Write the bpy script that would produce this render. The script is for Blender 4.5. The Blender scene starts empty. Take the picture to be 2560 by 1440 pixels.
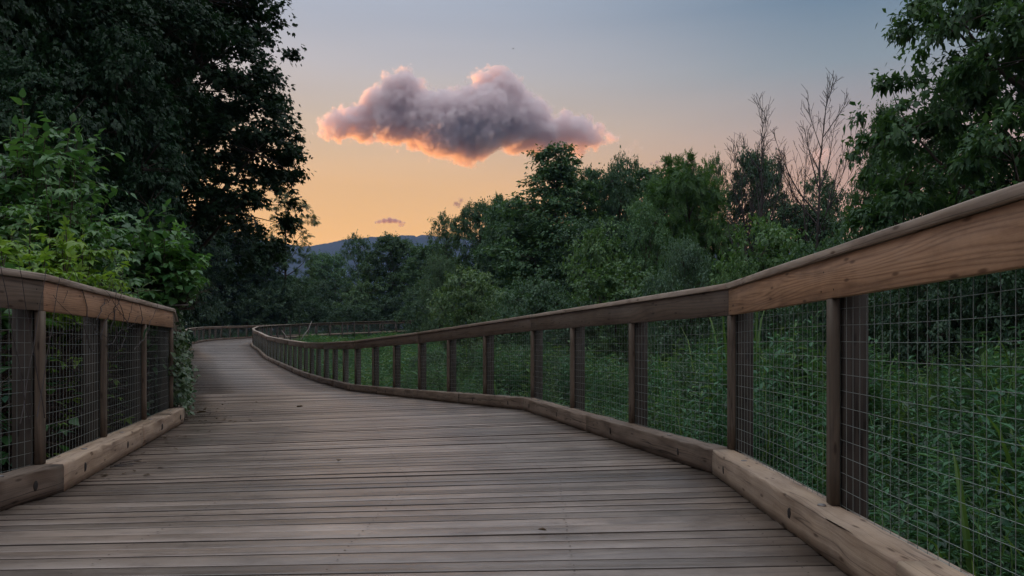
import bpy, math, random
import numpy as np

# ------------------------------------------------------------------ camera, sky, sun, exposure
SC = bpy.context.scene
COL = SC.collection
F, CX, YH, EYE = 1950.0, 1280.0, 866.0, 0.87       # focal length and horizon of the photograph in its pixels; eye height in m


HAZE, HAZE_TOP = 0.00011, 430.0      # density of the evening air, height of its upper edge


def srgb(r, g, b, a=1.0):
    def f(c):
        c /= 255.0
        return c / 12.92 if c <= 0.04045 else ((c + 0.055) / 1.055) ** 2.4
    return (f(r), f(g), f(b), a)


def vis(z, r, g, b):
    """Sky colour at elevation sine z that reads as sRGB r, g, b after the air in front of it has taken its share."""
    T = math.exp(-HAZE * HAZE_TOP / max(z, .11))
    c = srgb(r, g, b)
    return (c[0] / T * .96, c[1] / T * .93, c[2] / T * .91, 1.0)


def at(px, py, d):
    """The point at depth d seen at pixel (px, py) of the photograph."""
    return np.array([(px - CX) / F * d, d, EYE + (YH - py) / F * d])


cam_d = bpy.data.cameras.new('camera')
cam = bpy.data.objects.new('camera', cam_d)
COL.objects.link(cam)
cam.location = (0, 0, EYE)
cam.rotation_euler = (math.radians(90), 0, 0)
cam_d.sensor_width = 36.0
cam_d.lens = 36.0 * F / 2560.0
cam_d.shift_y = (YH - 720.0) / 2560.0
cam_d.clip_start = 0.05
cam_d.clip_end = 30000.0
SC.camera = cam

SUN_AZ, SUN_EL = math.radians(-46.0), math.radians(-10.0)   # azimuth from the view direction (+y), negative is left
SUN_DIR = np.array([math.sin(SUN_AZ) * math.cos(SUN_EL), math.cos(SUN_AZ) * math.cos(SUN_EL), math.sin(SUN_EL)])

world = bpy.data.worlds.new('World')
SC.world = world
world.use_nodes = True
nt = world.node_tree
nt.nodes.clear()


def N(tree, typ, **kw):
    n = tree.nodes.new(typ)
    for k, v in kw.items():
        setattr(n, k, v)
    return n


def math_node(tree, op, a=None, b=None, c=None, clamp=False):
    n = N(tree, 'ShaderNodeMath', operation=op, use_clamp=clamp)
    for i, v in enumerate((a, b, c)):
        if v is None:
            continue
        if isinstance(v, (int, float)):
            n.inputs[i].default_value = v
        else:
            tree.links.new(v, n.inputs[i])
    return n.outputs[0]


def ramp(tree, fac, stops, interp='LINEAR'):
    n = N(tree, 'ShaderNodeValToRGB')
    cr = n.color_ramp
    cr.interpolation = interp
    while len(cr.elements) < len(stops):
        cr.elements.new(0.5)
    for e, (p, c) in zip(cr.elements, stops):
        e.position = p
        e.color = c if len(c) == 4 else (*c, 1)
    tree.links.new(fac, n.inputs[0])
    return n.outputs[0]


def mixc(tree, fac, a, b, blend='MIX'):
    n = N(tree, 'ShaderNodeMix', data_type='RGBA', blend_type=blend)
    for sock, v in ((n.inputs[0], fac), (n.inputs[6], a), (n.inputs[7], b)):
        if hasattr(v, 'is_linked') or isinstance(v, bpy.types.NodeSocket):
            tree.links.new(v, sock)
        else:
            sock.default_value = v
    return n.outputs[2]


tc = N(nt, 'ShaderNodeTexCoord')
sep = N(nt, 'ShaderNodeSeparateXYZ')
nt.links.new(tc.outputs['Generated'], sep.inputs[0])
dot = N(nt, 'ShaderNodeVectorMath', operation='DOT_PRODUCT')
nt.links.new(tc.outputs['Generated'], dot.inputs[0])
GLOW_AZ = math.radians(-20.0)
dot.inputs[1].default_value = (math.sin(GLOW_AZ), math.cos(GLOW_AZ), 0)
elev = sep.outputs[2]
toward = dot.outputs['Value']
K = 1.0
ZEN = (1.42, 1.48, 1.58, 1)          # unseen sky overhead, brightened beyond dusk to fill the foreground with light
west = ramp(nt, elev, [(0.0, vis(0.0, 248, 170, 86)), (0.13, vis(0.13, 243, 185, 106)), (0.2, vis(0.2, 230, 184, 128)), (0.27, vis(0.27, 208, 186, 162)),
                       (0.335, vis(0.335, 195, 190, 192)), (0.40, vis(0.40, 184, 190, 204)), (0.62, srgb(226, 228, 234)), (1.0, ZEN)])
side = ramp(nt, elev, [(0.0, vis(0.0, 192, 148, 118)), (0.14, vis(0.14, 194, 152, 126)), (0.2, vis(0.2, 186, 153, 138)), (0.26, vis(0.26, 162, 152, 152)),
                       (0.32, vis(0.32, 136, 149, 159)), (0.385, vis(0.385, 110, 133, 154)), (0.62, srgb(196, 206, 222)), (1.0, ZEN)])
back = ramp(nt, elev, [(0.0, srgb(62, 62, 72)), (0.16, srgb(104, 96, 104)), (0.36, srgb(188, 158, 166)), (0.62, srgb(214, 206, 214)), (1.0, ZEN)])
f1 = N(nt, 'ShaderNodeMapRange', interpolation_type='SMOOTHSTEP')
f1.inputs[1].default_value, f1.inputs[2].default_value = 0.66, 1.0
nt.links.new(toward, f1.inputs[0])
f2 = N(nt, 'ShaderNodeMapRange', interpolation_type='SMOOTHSTEP')
f2.inputs[1].default_value, f2.inputs[2].default_value = -0.3, 0.62
nt.links.new(toward, f2.inputs[0])
grad = mixc(nt, f1.outputs[0], mixc(nt, f2.outputs[0], back, side), west)
smap = N(nt, 'ShaderNodeMapping')
smap.inputs['Scale'].default_value = (3.0, 3.0, 26.0)
nt.links.new(tc.outputs['Generated'], smap.inputs[0])
sn = N(nt, 'ShaderNodeTexNoise')
sn.inputs['Scale'].default_value = 1.0
sn.inputs['Detail'].default_value = 4.0
nt.links.new(smap.outputs[0], sn.inputs['Vector'])
streaks = ramp(nt, sn.outputs['Fac'], [(0.3, (0.965, 0.97, 0.975)), (0.7, (1.03, 1.02, 1.01))])
grad = mixc(nt, 1.0, grad, streaks, 'MULTIPLY')
# the dusk sky model itself, tinted by the measured colours of this evening
sky = N(nt, 'ShaderNodeTexSky', sky_type='NISHITA', sun_disc=False)
sky.sun_elevation = SUN_EL
sky.sun_rotation = SUN_AZ
sky.altitude = 300
sky.dust_density = 2.0
bg_s = N(nt, 'ShaderNodeBackground')
bg_s.inputs[1].default_value = 0.05
nt.links.new(sky.outputs[0], bg_s.inputs[0])
bg_g = N(nt, 'ShaderNodeBackground')
bg_g.inputs[1].default_value = 1.0
nt.links.new(grad, bg_g.inputs[0])
add = N(nt, 'ShaderNodeAddShader')
nt.links.new(bg_s.outputs[0], add.inputs[0])
nt.links.new(bg_g.outputs[0], add.inputs[1])
out = N(nt, 'ShaderNodeOutputWorld')
nt.links.new(add.outputs[0], out.inputs[0])

sun_d = bpy.data.lights.new('sun', 'SUN')
sun_d.energy = 5.0
sun_d.angle = math.radians(0.5)
sun_d.color = (1.0, 0.38, 0.10)
sun = bpy.data.objects.new('sun', sun_d)
COL.objects.link(sun)
# the lamp shines along its own -z: its +z looks at the sun
from mathutils import Vector
sun.rotation_euler = Vector(SUN_DIR).to_track_quat('Z', 'Y').to_euler()

SC.view_settings.view_transform = 'Standard'
SC.view_settings.look = 'None'
SC.view_settings.exposure = 0.0
SC.view_settings.gamma = 1.0
SC.view_settings.use_curve_mapping = False
SC.cycles.use_adaptive_sampling = True
SC.cycles.adaptive_threshold = 0.02
SC.cycles.max_bounces = 14
SC.cycles.diffuse_bounces = 1
SC.cycles.transmission_bounces = 2
SC.cycles.volume_bounces = 12
SC.cycles.transparent_max_bounces = 8

# ------------------------------------------------------------------ helpers


def tag(o, label=None, cat=None, group=None, kind=None):
    for k, v in (('label', label), ('category', cat), ('group', group), ('kind', kind)):
        if v:
            o[k] = v
    return o


def empty(name, loc=(0, 0, 0), rz=0.0, **kw):
    o = bpy.data.objects.new(name, None)
    COL.objects.link(o)
    o.location = loc
    o.rotation_euler = (0, 0, rz)
    return tag(o, **kw)


def mesh_np(name, V, loops, counts, uv=None, smooth=False, matidx=None):
    me = bpy.data.meshes.new(name)
    V = np.asarray(V, dtype=np.float32)
    loops = np.asarray(loops, dtype=np.int32)
    counts = np.asarray(counts, dtype=np.int32)
    me.vertices.add(len(V))
    me.vertices.foreach_set('co', V.ravel())
    me.loops.add(len(loops))
    me.loops.foreach_set('vertex_index', loops)
    me.polygons.add(len(counts))
    starts = np.zeros(len(counts), dtype=np.int32)
    starts[1:] = np.cumsum(counts)[:-1]
    me.polygons.foreach_set('loop_start', starts)
    me.polygons.foreach_set('loop_total', counts)
    if smooth:
        me.polygons.foreach_set('use_smooth', np.ones(len(counts), dtype=bool))
    if matidx is not None:
        me.polygons.foreach_set('material_index', np.asarray(matidx, dtype=np.int32))
    if uv is not None:
        l = me.uv_layers.new(name='UVMap')
        l.data.foreach_set('uv', np.asarray(uv, dtype=np.float32).ravel())
    me.update(calc_edges=True)
    me.validate()
    return me


class MB:
    """Collects faces for ONE mesh, with UVs in metres (u along the grain)."""
    def __init__(self):
        self.V, self.L, self.C, self.U, self.M = [], [], [], [], []

    def face(self, idx, uv, m=0):
        self.L += list(idx)
        self.C.append(len(idx))
        self.U += list(uv)
        self.M.append(m)

    def loft(self, rings, us, caps=True, m=0, closed=True, u0=0.0):
        """rings: list of (k,3) arrays, us: the u coordinate of each ring."""
        k = len(rings[0])
        base = len(self.V)
        per = [0.0]
        r0 = rings[0]
        for i in range(k):
            per.append(per[-1] + float(np.linalg.norm(r0[(i + 1) % k] - r0[i])))
        for r in rings:
            self.V += [tuple(p) for p in r]
        n = k if closed else k - 1
        for j in range(len(rings) - 1):
            for i in range(n):
                a, b = base + j * k + i, base + j * k + (i + 1) % k
                c, d = b + k, a + k
                self.face((a, b, c, d), ((us[j] + u0, per[i]), (us[j] + u0, per[i + 1]), (us[j + 1] + u0, per[i + 1]), (us[j + 1] + u0, per[i])), m)
        if caps:
            for j, rev in ((0, True), (len(rings) - 1, False)):
                ids = [base + j * k + i for i in range(k)]
                uvs = [(us[j] + u0 + 0.02 * math.cos(6.28 * i / k), per[i]) for i in range(k)]
                if rev:
                    ids, uvs = ids[::-1], uvs[::-1]
                self.face(ids, uvs, m)

    def tube(self, pts, rads, n=6, m=0, caps=True):
        pts = [np.asarray(p, float) for p in pts]
        rings, us, acc = [], [], 0.0
        prev = None
        for i, p in enumerate(pts):
            t = pts[min(i + 1, len(pts) - 1)] - pts[max(i - 1, 0)]
            t = t / (np.linalg.norm(t) + 1e-9)
            ref = np.array([0.0, 0.0, 1.0]) if abs(t[2]) < 0.9 else np.array([1.0, 0, 0])
            if prev is not None:
                ref = prev
            a = np.cross(ref, t)
            if np.linalg.norm(a) < 1e-6:
                a = np.cross(np.array([0.3, 0.8, 0.5]), t)
            a /= np.linalg.norm(a)
            b = np.cross(t, a)
            prev = b
            if i:
                acc += float(np.linalg.norm(p - pts[i - 1]))
            us.append(acc)
            rings.append(np.array([p + rads[i] * (math.cos(2 * math.pi * q / n) * a + math.sin(2 * math.pi * q / n) * b) for q in range(n)]))
        self.loft(rings, us, caps=caps, m=m)

    def build(self, name, mats, parent=None, smooth=False):
        me = mesh_np(name, self.V, self.L, self.C, self.U, smooth, self.M)
        for mt in (mats if isinstance(mats, (list, tuple)) else [mats]):
            me.materials.append(mt)
        o = bpy.data.objects.new(name, me)
        COL.objects.link(o)
        o.parent = parent
        return o


def new_mat(name):
    m = bpy.data.materials.new(name)
    m.use_nodes = True
    t = m.node_tree
    t.nodes.clear()
    return m, t


def finish(t, shader, disp=None):
    o = N(t, 'ShaderNodeOutputMaterial')
    t.links.new(shader, o.inputs[0])
    return o


def wood(name, dark, light, rough=0.6, ring=26.0, weather=None, weather_amt=0.5, bump=0.25, tint_var=0.25, streak=(2.0, 90.0), specular=0.4, knots=.8, warp_s=(.9, 5.0), warp_a=.75, cracks=0.0, stain=0.0):
    """Sawn timber: growth rings cut along the board, fine fibres, knots, dirt, a tint of its own for every board."""
    m, t = new_mat(name)
    uv = N(t, 'ShaderNodeUVMap', uv_map='UVMap')
    oi = N(t, 'ShaderNodeObjectInfo')
    geo = N(t, 'ShaderNodeNewGeometry')
    rnd = math_node(t, 'FRACT', math_node(t, 'ADD', oi.outputs['Random'], geo.outputs['Random Per Island']))
    off = N(t, 'ShaderNodeCombineXYZ')
    t.links.new(math_node(t, 'MULTIPLY', rnd, 37.0), off.inputs[0])
    t.links.new(math_node(t, 'MULTIPLY', rnd, 11.0), off.inputs[2])
    p = N(t, 'ShaderNodeVectorMath', operation='ADD')
    t.links.new(uv.outputs[0], p.inputs[0])
    t.links.new(off.outputs[0], p.inputs[1])

    def mapped(sx, sy, sz=1.0):
        mp = N(t, 'ShaderNodeMapping')
        mp.inputs['Scale'].default_value = (sx, sy, sz)
        t.links.new(p.outputs[0], mp.inputs[0])
        return mp.outputs[0]

    def noise(vec, scale, detail=4.0, rough_=0.6):
        n = N(t, 'ShaderNodeTexNoise')
        n.inputs['Scale'].default_value = scale
        n.inputs['Detail'].default_value = detail
        n.inputs['Roughness'].default_value = rough_
        t.links.new(vec, n.inputs['Vector'])
        return n.outputs['Fac']
    warp = noise(mapped(*warp_s), 1.0, 2.0, 0.5)
    uvs = N(t, 'ShaderNodeSeparateXYZ')
    t.links.new(p.outputs[0], uvs.inputs[0])
    v = uvs.outputs[1]
    ph = math_node(t, 'ADD', math_node(t, 'MULTIPLY', v, ring * 2.0), math_node(t, 'MULTIPLY', warp, ring * warp_a))
    rings_ = math_node(t, 'PINGPONG', ph, 1.0)
    rings_ = math_node(t, 'POWER', rings_, 1.8)
    fib = noise(mapped(streak[0], streak[1]), 1.0, 5.0, 0.65)
    fac = math_node(t, 'ADD', math_node(t, 'MULTIPLY', rings_, 0.42), math_node(t, 'MULTIPLY', fib, 0.75), clamp=True)
    base = mixc(t, fac, light, dark)
    # weathering patches
    if weather:
        wn = ramp(t, noise(mapped(0.7, 3.5), 1.6, 5.0, 0.65), [(0.38, (0, 0, 0)), (0.66, (1, 1, 1))])
        base = mixc(t, math_node(t, 'MULTIPLY', wn, weather_amt), base, weather)
    dirt = ramp(t, noise(mapped(1.2, 2.4), 2.4, 6.0, 0.7), [(0.30, (0.55, 0.52, 0.5)), (0.52, (1, 1, 1))])
    base = mixc(t, 0.7, base, dirt, 'MULTIPLY')
    if stain:
        tco = N(t, 'ShaderNodeTexCoord')
        s1 = ramp(t, noise(tco.outputs['Object'], .75, 5.0, .62), [(0.32, (.62, .60, .60)), (0.5, (1, 1, 1)), (0.68, (1.3, 1.27, 1.25))])
        base = mixc(t, stain, base, s1, 'MULTIPLY')
        s2 = ramp(t, noise(tco.outputs['Object'], 3.2, 6.0, .7), [(0.3, (.5, .47, .45)), (0.42, (1, 1, 1)), (0.66, (1, 1, 1)), (0.74, (1.45, 1.42, 1.4))])
        base = mixc(t, stain * .8, base, s2, 'MULTIPLY')
    # knots and nail stains
    vo = N(t, 'ShaderNodeTexVoronoi', voronoi_dimensions='2D')
    vo.inputs['Scale'].default_value = 1.0
    t.links.new(mapped(2.3, 9.0), vo.inputs['Vector'])
    kn = ramp(t, vo.outputs['Distance'], [(0.035, (0.22, 0.16, 0.12)), (0.085, (1, 1, 1))])
    base = mixc(t, knots, base, kn, 'MULTIPLY')
    if cracks:
        cn = math_node(t, 'ABSOLUTE', math_node(t, 'SUBTRACT', noise(mapped(.22, 8.0), 1.3, 3.0, .5), .5))
        ck = ramp(t, cn, [(0.0, (.12, .1, .09)), (0.005, (.4, .37, .34)), (0.010, (1, 1, 1))])
        base = mixc(t, cracks, base, ck, 'MULTIPLY')
    hs = N(t, 'ShaderNodeHueSaturation')
    t.links.new(base, hs.inputs['Color'])
    t.links.new(math_node(t, 'ADD', math_node(t, 'MULTIPLY', rnd, tint_var), 1.0 - tint_var * 0.5), hs.inputs['Value'])
    b = N(t, 'ShaderNodeBsdfPrincipled')
    t.links.new(hs.outputs[0], b.inputs['Base Color'])
    t.links.new(math_node(t, 'ADD', math_node(t, 'MULTIPLY', fib, 0.3), rough - 0.15), b.inputs['Roughness'])
    b.inputs['Specular IOR Level'].default_value = specular
    bp = N(t, 'ShaderNodeBump')
    bp.inputs['Strength'].default_value = bump
    bp.inputs['Distance'].default_value = 0.004
    t.links.new(math_node(t, 'SUBTRACT', 1.0, fac), bp.inputs['Height'])
    t.links.new(bp.outputs[0], b.inputs['Normal'])
    finish(t, b.outputs[0])
    return m


def plain(name, col, rough=0.6, metal=0.0, noise_amt=0.3, scale=8.0):
    m, t = new_mat(name)
    tcn = N(t, 'ShaderNodeTexCoord')
    n = N(t, 'ShaderNodeTexNoise')
    n.inputs['Scale'].default_value = scale
    n.inputs['Detail'].default_value = 5.0
    t.links.new(tcn.outputs['Object'], n.inputs['Vector'])
    c2 = tuple(c * (1 - noise_amt) for c in col[:3]) + (1,)
    b = N(t, 'ShaderNodeBsdfPrincipled')
    t.links.new(mixc(t, n.outputs['Fac'], c2, col if len(col) == 4 else (*col, 1)), b.inputs['Base Color'])
    b.inputs['Roughness'].default_value = rough
    b.inputs['Metallic'].default_value = metal
    finish(t, b.outputs[0])
    return m


def leaf_mat(name, c1, c2, trans=0.35, rough=0.5, spec=0.35, sprout=None):
    """Leaves: every leaf has its own tint between c1 and c2, light shines through the blade; the object colour tints the whole plant."""
    m, t = new_mat(name)
    geo = N(t, 'ShaderNodeNewGeometry')
    oi = N(t, 'ShaderNodeObjectInfo')
    col = mixc(t, geo.outputs['Random Per Island'], c1, c2)
    tcn = N(t, 'ShaderNodeTexCoord')
    n = N(t, 'ShaderNodeTexNoise')
    n.inputs['Scale'].default_value = 0.55
    n.inputs['Detail'].default_value = 3.0
    t.links.new(tcn.outputs['Object'], n.inputs['Vector'])
    if sprout:
        f = ramp(t, n.outputs['Fac'], [(0.52, (0, 0, 0)), (0.66, (1, 1, 1))])
        col = mixc(t, f, col, sprout)
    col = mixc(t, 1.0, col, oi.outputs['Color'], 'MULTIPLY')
    b = N(t, 'ShaderNodeBsdfPrincipled')
    t.links.new(col, b.inputs['Base Color'])
    b.inputs['Roughness'].default_value = rough
    b.inputs['Specular IOR Level'].default_value = spec
    tr = N(t, 'ShaderNodeBsdfTranslucent')
    t.links.new(mixc(t, 1.0, col, (1.25, 1.15, 0.55, 1), 'MULTIPLY'), tr.inputs[0])
    mx = N(t, 'ShaderNodeMixShader')
    mx.inputs[0].default_value = trans
    t.links.new(b.outputs[0], mx.inputs[1])
    t.links.new(tr.outputs[0], mx.inputs[2])
    finish(t, mx.outputs[0])
    return m


M = {}
M['deck'] = wood('weathered_deck', (0.074, 0.056, 0.043, 1), (0.186, 0.143, 0.111, 1), rough=0.35, ring=12, weather=(0.315, 0.268, 0.228, 1), weather_amt=0.5, bump=0.5, tint_var=0.8, streak=(1.6, 130), specular=1.0, knots=.3, stain=1.0)
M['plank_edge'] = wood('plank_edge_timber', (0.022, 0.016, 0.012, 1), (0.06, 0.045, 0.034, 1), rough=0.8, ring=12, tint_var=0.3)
M['rail'] = wood('shaded_rail_timber', (0.075, 0.054, 0.037, 1), (0.20, 0.148, 0.103, 1), rough=0.66, ring=34, weather=(0.17, 0.145, 0.115, 1), weather_amt=0.55, tint_var=0.3, warp_s=(.5, 6), warp_a=.5, cracks=.6)  # weathered rails turned from the glow, their shade darkened into the wood tone
M['rail_lit'] = wood('lit_rail_timber', (0.18, 0.085, 0.04, 1), (0.60, 0.365, 0.205, 1), rough=0.62, ring=42, weather=(0.5, 0.36, 0.245, 1), weather_amt=0.35, tint_var=0.15, warp_s=(.5, 6), warp_a=.6, cracks=.25)  # paler copy of the rail wood, sunset glow put into its colour
M['cap'] = wood('cap_timber', (0.2, 0.15, 0.11, 1), (0.48, 0.395, 0.30, 1), rough=0.6, ring=20, weather=(0.42, 0.37, 0.31, 1), weather_amt=0.6, tint_var=0.25, cracks=.6)
M['kerb'] = wood('shaded_kerb_timber', (0.075, 0.055, 0.038, 1), (0.22, 0.163, 0.115, 1), rough=0.7, ring=9, weather=(0.26, 0.21, 0.165, 1), weather_amt=0.5, bump=0.7, tint_var=0.25, cracks=.9)  # shaded copy of the kerb wood, dimness painted in
M['kerb_lit'] = wood('lit_kerb_timber', (0.2, 0.132, 0.08, 1), (0.52, 0.395, 0.27, 1), rough=0.65, ring=9, weather=(0.42, 0.34, 0.265, 1), weather_amt=0.55, bump=0.7, tint_var=0.2, cracks=.6)  # lit copy of the kerb wood, the light is in the colour
M['post'] = wood('post_timber', (0.024, 0.02, 0.016, 1), (0.075, 0.062, 0.047, 1), rough=0.78, ring=14, weather=(0.05, 0.054, 0.042, 1), weather_amt=0.6, tint_var=0.3, cracks=.8)
M['batten'] = wood('batten_timber', (0.06, 0.045, 0.031, 1), (0.175, 0.137, 0.096, 1), rough=0.72, ring=16, weather=(0.14, 0.125, 0.093, 1), weather_amt=0.5, tint_var=0.35, cracks=.5)
M['wire'] = plain('coated_wire', (0.29, 0.345, 0.315, 1), 0.45, 0.3, 0.3)
M['bolt'] = plain('galvanised_bolt', (0.28, 0.27, 0.26, 1), 0.45, 0.7, 0.4, 60)
M['hole'] = plain('bolt_pocket', (0.025, 0.02, 0.016, 1), 0.85, 0.0, 0.5, 60)
M['bark'] = plain('bark', (0.09, 0.07, 0.055, 1), 0.9, 0.0, 0.6, 5.0)
M['deadwood'] = plain('dead_wood', (0.075, 0.068, 0.064, 1), 0.9, 0.0, 0.4, 3.0)
M['palewood'] = plain('pale_dead_wood', (0.42, 0.40, 0.36, 1), 0.85, 0.0, 0.4, 6.0)
M['maple'] = leaf_mat('maple_leaves', (0.014, 0.045, 0.022, 1), (0.036, 0.085, 0.038, 1), 0.18, 0.5, 0.25)
M['wood_leaf'] = leaf_mat('woodland_leaves', (0.052, 0.125, 0.075, 1), (0.112, 0.21, 0.112, 1), 0.3, 0.5, 0.3)
M['walnut'] = leaf_mat('walnut_leaves', (0.04, 0.108, 0.05, 1), (0.085, 0.18, 0.072, 1), 0.35, 0.5, 0.3)
M['shrub'] = leaf_mat('shrub_leaves', (0.06, 0.13, 0.077, 1), (0.122, 0.21, 0.118, 1), 0.3, 0.5, 0.35)
M['broad'] = leaf_mat('broad_leaves', (0.055, 0.155, 0.058, 1), (0.105, 0.235, 0.08, 1), 0.35, 0.4, 0.5)
M['bright'] = leaf_mat('young_leaves', (0.14, 0.28, 0.048, 1), (0.24, 0.39, 0.08, 1), 0.4, 0.42, 0.4)
M['ivy'] = leaf_mat('ivy_leaves', (0.045, 0.10, 0.046, 1), (0.09, 0.155, 0.07, 1), 0.25, 0.4, 0.5)
M['meadow'] = leaf_mat('meadow_leaves', (0.038, 0.125, 0.07, 1), (0.078, 0.205, 0.105, 1), 0.3, 0.55, 0.25, sprout=(0.09, 0.21, 0.095, 1))
M['brush'] = leaf_mat('brush_leaves', (0.03, 0.07, 0.042, 1), (0.06, 0.12, 0.07, 1), 0.3, 0.5, 0.35)
M['seed'] = leaf_mat('seed_heads', (0.16, 0.15, 0.085, 1), (0.24, 0.23, 0.13, 1), 0.3, 0.6, 0.2)
M['litter'] = leaf_mat('dry_litter', (0.06, 0.045, 0.03, 1), (0.11, 0.08, 0.05, 1), 0.1, 0.8, 0.2)

# ------------------------------------------------------------------ the course of the boardwalk: (x, y, z) of both deck edges at every bent
RST = np.array([(0.98, -5.8, 0.0), (1.15, -0.2, 0.0), (1.36, 5.3, 0.0), (0.15, 10.6, 0.0), (-1.95, 15.3, -.15), (-4.15, 20.0, -.28), (-6.15, 25, -.30),
                (-8.1, 29.9, -.27), (-10.1, 34.8, -.15), (-12.1, 39.6, 0.0), (-14.1, 44.5, .15), (-15.9, 49.3, .35), (-17.75, 54.2, .57),
                (-19.7, 59, .8), (-21.3, 63.6, 1.05), (-22.2, 67.5, 1.3), (-22.3, 71.5, 1.5), (-21.6, 75.4, 1.7), (-20.0, 79.3, 1.95),
                (-17, 83.5, 2.2), (-13, 87, 2.45), (-8.5, 90, 2.7), (-3.5, 92.5, 2.9), (2.0, 94.5, 3.05)])
LST = np.array([(-2.86, -4.2, 0.0), (-2.78, 0.2, 0.0), (-2.67, 4.65, 0.0), (-3.74, 8.9, 0.0), (-5.62, 13.5, -.15), (-7.75, 18.5, -.28), (-9.85, 23.7, -.30),
                (-11.8, 28.7, -.27), (-13.8, 33.4, -.15), (-15.85, 38.2, 0.0), (-17.9, 43.1, .15), (-19.95, 48, .35), (-22.05, 53, .57),
                (-24.1, 58, .8), (-25.9, 63.2, 1.05), (-27.1, 69, 1.3), (-27.6, 74.5, 1.5), (-27.0, 79.8, 1.7), (-24.6, 84.5, 1.95),
                (-20.5, 88.5, 2.2), (-15.5, 92, 2.45), (-10.5, 95, 2.7), (-5, 97.5, 2.9), (0.5, 99.5, 3.05)])
RAIL_H = 1.30
NSEG = len(RST) - 1
MID = (RST + LST) / 2


def smooth(a, b, x):
    t = np.clip((x - a) / (b - a), 0, 1)
    return t * t * (3 - 2 * t)


def ground_z(x, y):
    x = np.asarray(x, float)
    y = np.asarray(y, float)
    base = np.interp(y, [-50, 10, 16, 22, 30, 40, 50, 60, 68, 78, 90, 110, 200, 500, 1200, 4000],
                     [-.85, -.88, -1.0, -1.12, -1.1, -.85, -.5, -.1, .35, 1.0, 1.8, 2.4, 3.5, 5, 8, 8])
    rise = 0.35 * smooth(4, 14, x) * (1 - smooth(30, 60, y)) + 0.25 * smooth(-5, -14, x - np.interp(y, LST[:, 1], LST[:, 0], left=-2.8, right=0)) * 0
    bump = 0.06 * np.sin(x * 1.3 + 0.7 * y) + 0.05 * np.sin(y * 0.9 - x * 0.4)
    return base + rise + bump * (1 - smooth(100, 300, y))


gx = np.concatenate([[-6000, -3000, -1200, -500, -220, -120, -80], np.arange(-60, 40.1, 1.0), [60, 90, 150, 300, 700, 1500, 3000, 6000]])
gy = np.concatenate([[-3000, -800, -200, -60, -30], np.arange(-14, 120.1, 1.0), [130, 150, 180, 230, 300, 420, 600, 850, 1200, 1900, 3000, 6000]])
GX, GY = np.meshgrid(gx, gy)
GV = np.stack([GX, GY, ground_z(GX, GY)], -1).reshape(-1, 3)
nx_, ny_ = len(gx), len(gy)
ii, jj = np.meshgrid(np.arange(nx_ - 1), np.arange(ny_ - 1))
a = (jj * nx_ + ii).ravel()
quads = np.stack([a, a + 1, a + 1 + nx_, a + nx_], 1)
m, t = new_mat('meadow_soil')
tcn = N(t, 'ShaderNodeTexCoord')
n1 = N(t, 'ShaderNodeTexNoise')
n1.inputs['Scale'].default_value = 0.6
n1.inputs['Detail'].default_value = 8.0
t.links.new(tcn.outputs['Object'], n1.inputs['Vector'])
n2 = N(t, 'ShaderNodeTexNoise')
n2.inputs['Scale'].default_value = 14.0
n2.inputs['Detail'].default_value = 6.0
t.links.new(tcn.outputs['Object'], n2.inputs['Vector'])
gc = mixc(t, n1.outputs['Fac'], (0.03, 0.055, 0.022, 1), (0.055, 0.09, 0.03, 1))
gc = mixc(t, n2.outputs['Fac'], gc, (0.05, 0.045, 0.03, 1))
b = N(t, 'ShaderNodeBsdfPrincipled')
t.links.new(gc, b.inputs['Base Color'])
b.inputs['Roughness'].default_value = 0.95
finish(t, b.outputs[0])
gm = mesh_np('ground', GV, quads.ravel(), np.full(len(quads), 4), smooth=True)
gm.materials.append(m)
go = bpy.data.objects.new('ground', gm)
COL.objects.link(go)
tag(go, 'dark green uneven ground under the meadow and the woods', None, None, 'structure')

# hills on the horizon
HR = np.random.default_rng(5)
ridge_px = [(-2500, 560), (-600, 560), (300, 585), (560, 592), (640, 598), (690, 604), (735, 611), (775, 613), (825, 607), (880, 600), (930, 595), (1000, 591), (1070, 588), (1200, 596), (1500, 612), (2200, 640), (4000, 690)]
HD = 2400.0
hx = np.linspace(-4600, 3300, 1100)
rpx = hx / HD * F + CX
rz = EYE + (YH - np.interp(rpx, [p[0] for p in ridge_px], [p[1] for p in ridge_px])) / F * HD
rz += 1.9 * np.interp(hx, np.linspace(-4600, 3300, 500), HR.normal(size=500)) + 0.8 * HR.normal(size=len(hx)) + 3 * np.sin(hx / 90)
rows = []
for yy, fr in ((1400, 0.0), (1600, 0.22), (1850, 0.5), (2050, 0.68), (2230, 0.87), (2400, 1.0), (2550, 0.9), (3000, 0.3), (3300, 0.0)):
    zz = 4 + (rz - 4) * fr + (HR.normal(size=len(hx)) * 1.2 + 9 * np.sin(hx / 70 + yy) * (fr < 0.95)) * (0 < fr < 1)
    rows.append(np.stack([hx, np.full_like(hx, yy), zz], 1))
HV = np.concatenate(rows)
nxh = len(hx)
ii, jj = np.meshgrid(np.arange(nxh - 1), np.arange(len(rows) - 1))
a = (jj * nxh + ii).ravel()
quads = np.stack([a, a + 1, a + 1 + nxh, a + nxh], 1)
hm = mesh_np('hills', HV, quads.ravel(), np.full(len(quads), 4), smooth=True)
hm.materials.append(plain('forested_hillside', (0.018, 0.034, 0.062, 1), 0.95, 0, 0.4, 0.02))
ho = bpy.data.objects.new('hills', hm)
COL.objects.link(ho)
tag(ho, 'long low blue hill on the horizon under the sunset', None, None, 'structure')

# ------------------------------------------------------------------ the deck
rng = np.random.default_rng(11)


def lerp(a, b, t):
    return a + (b - a) * t


def unit(v):
    return v / (np.linalg.norm(v) + 1e-12)


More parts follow.
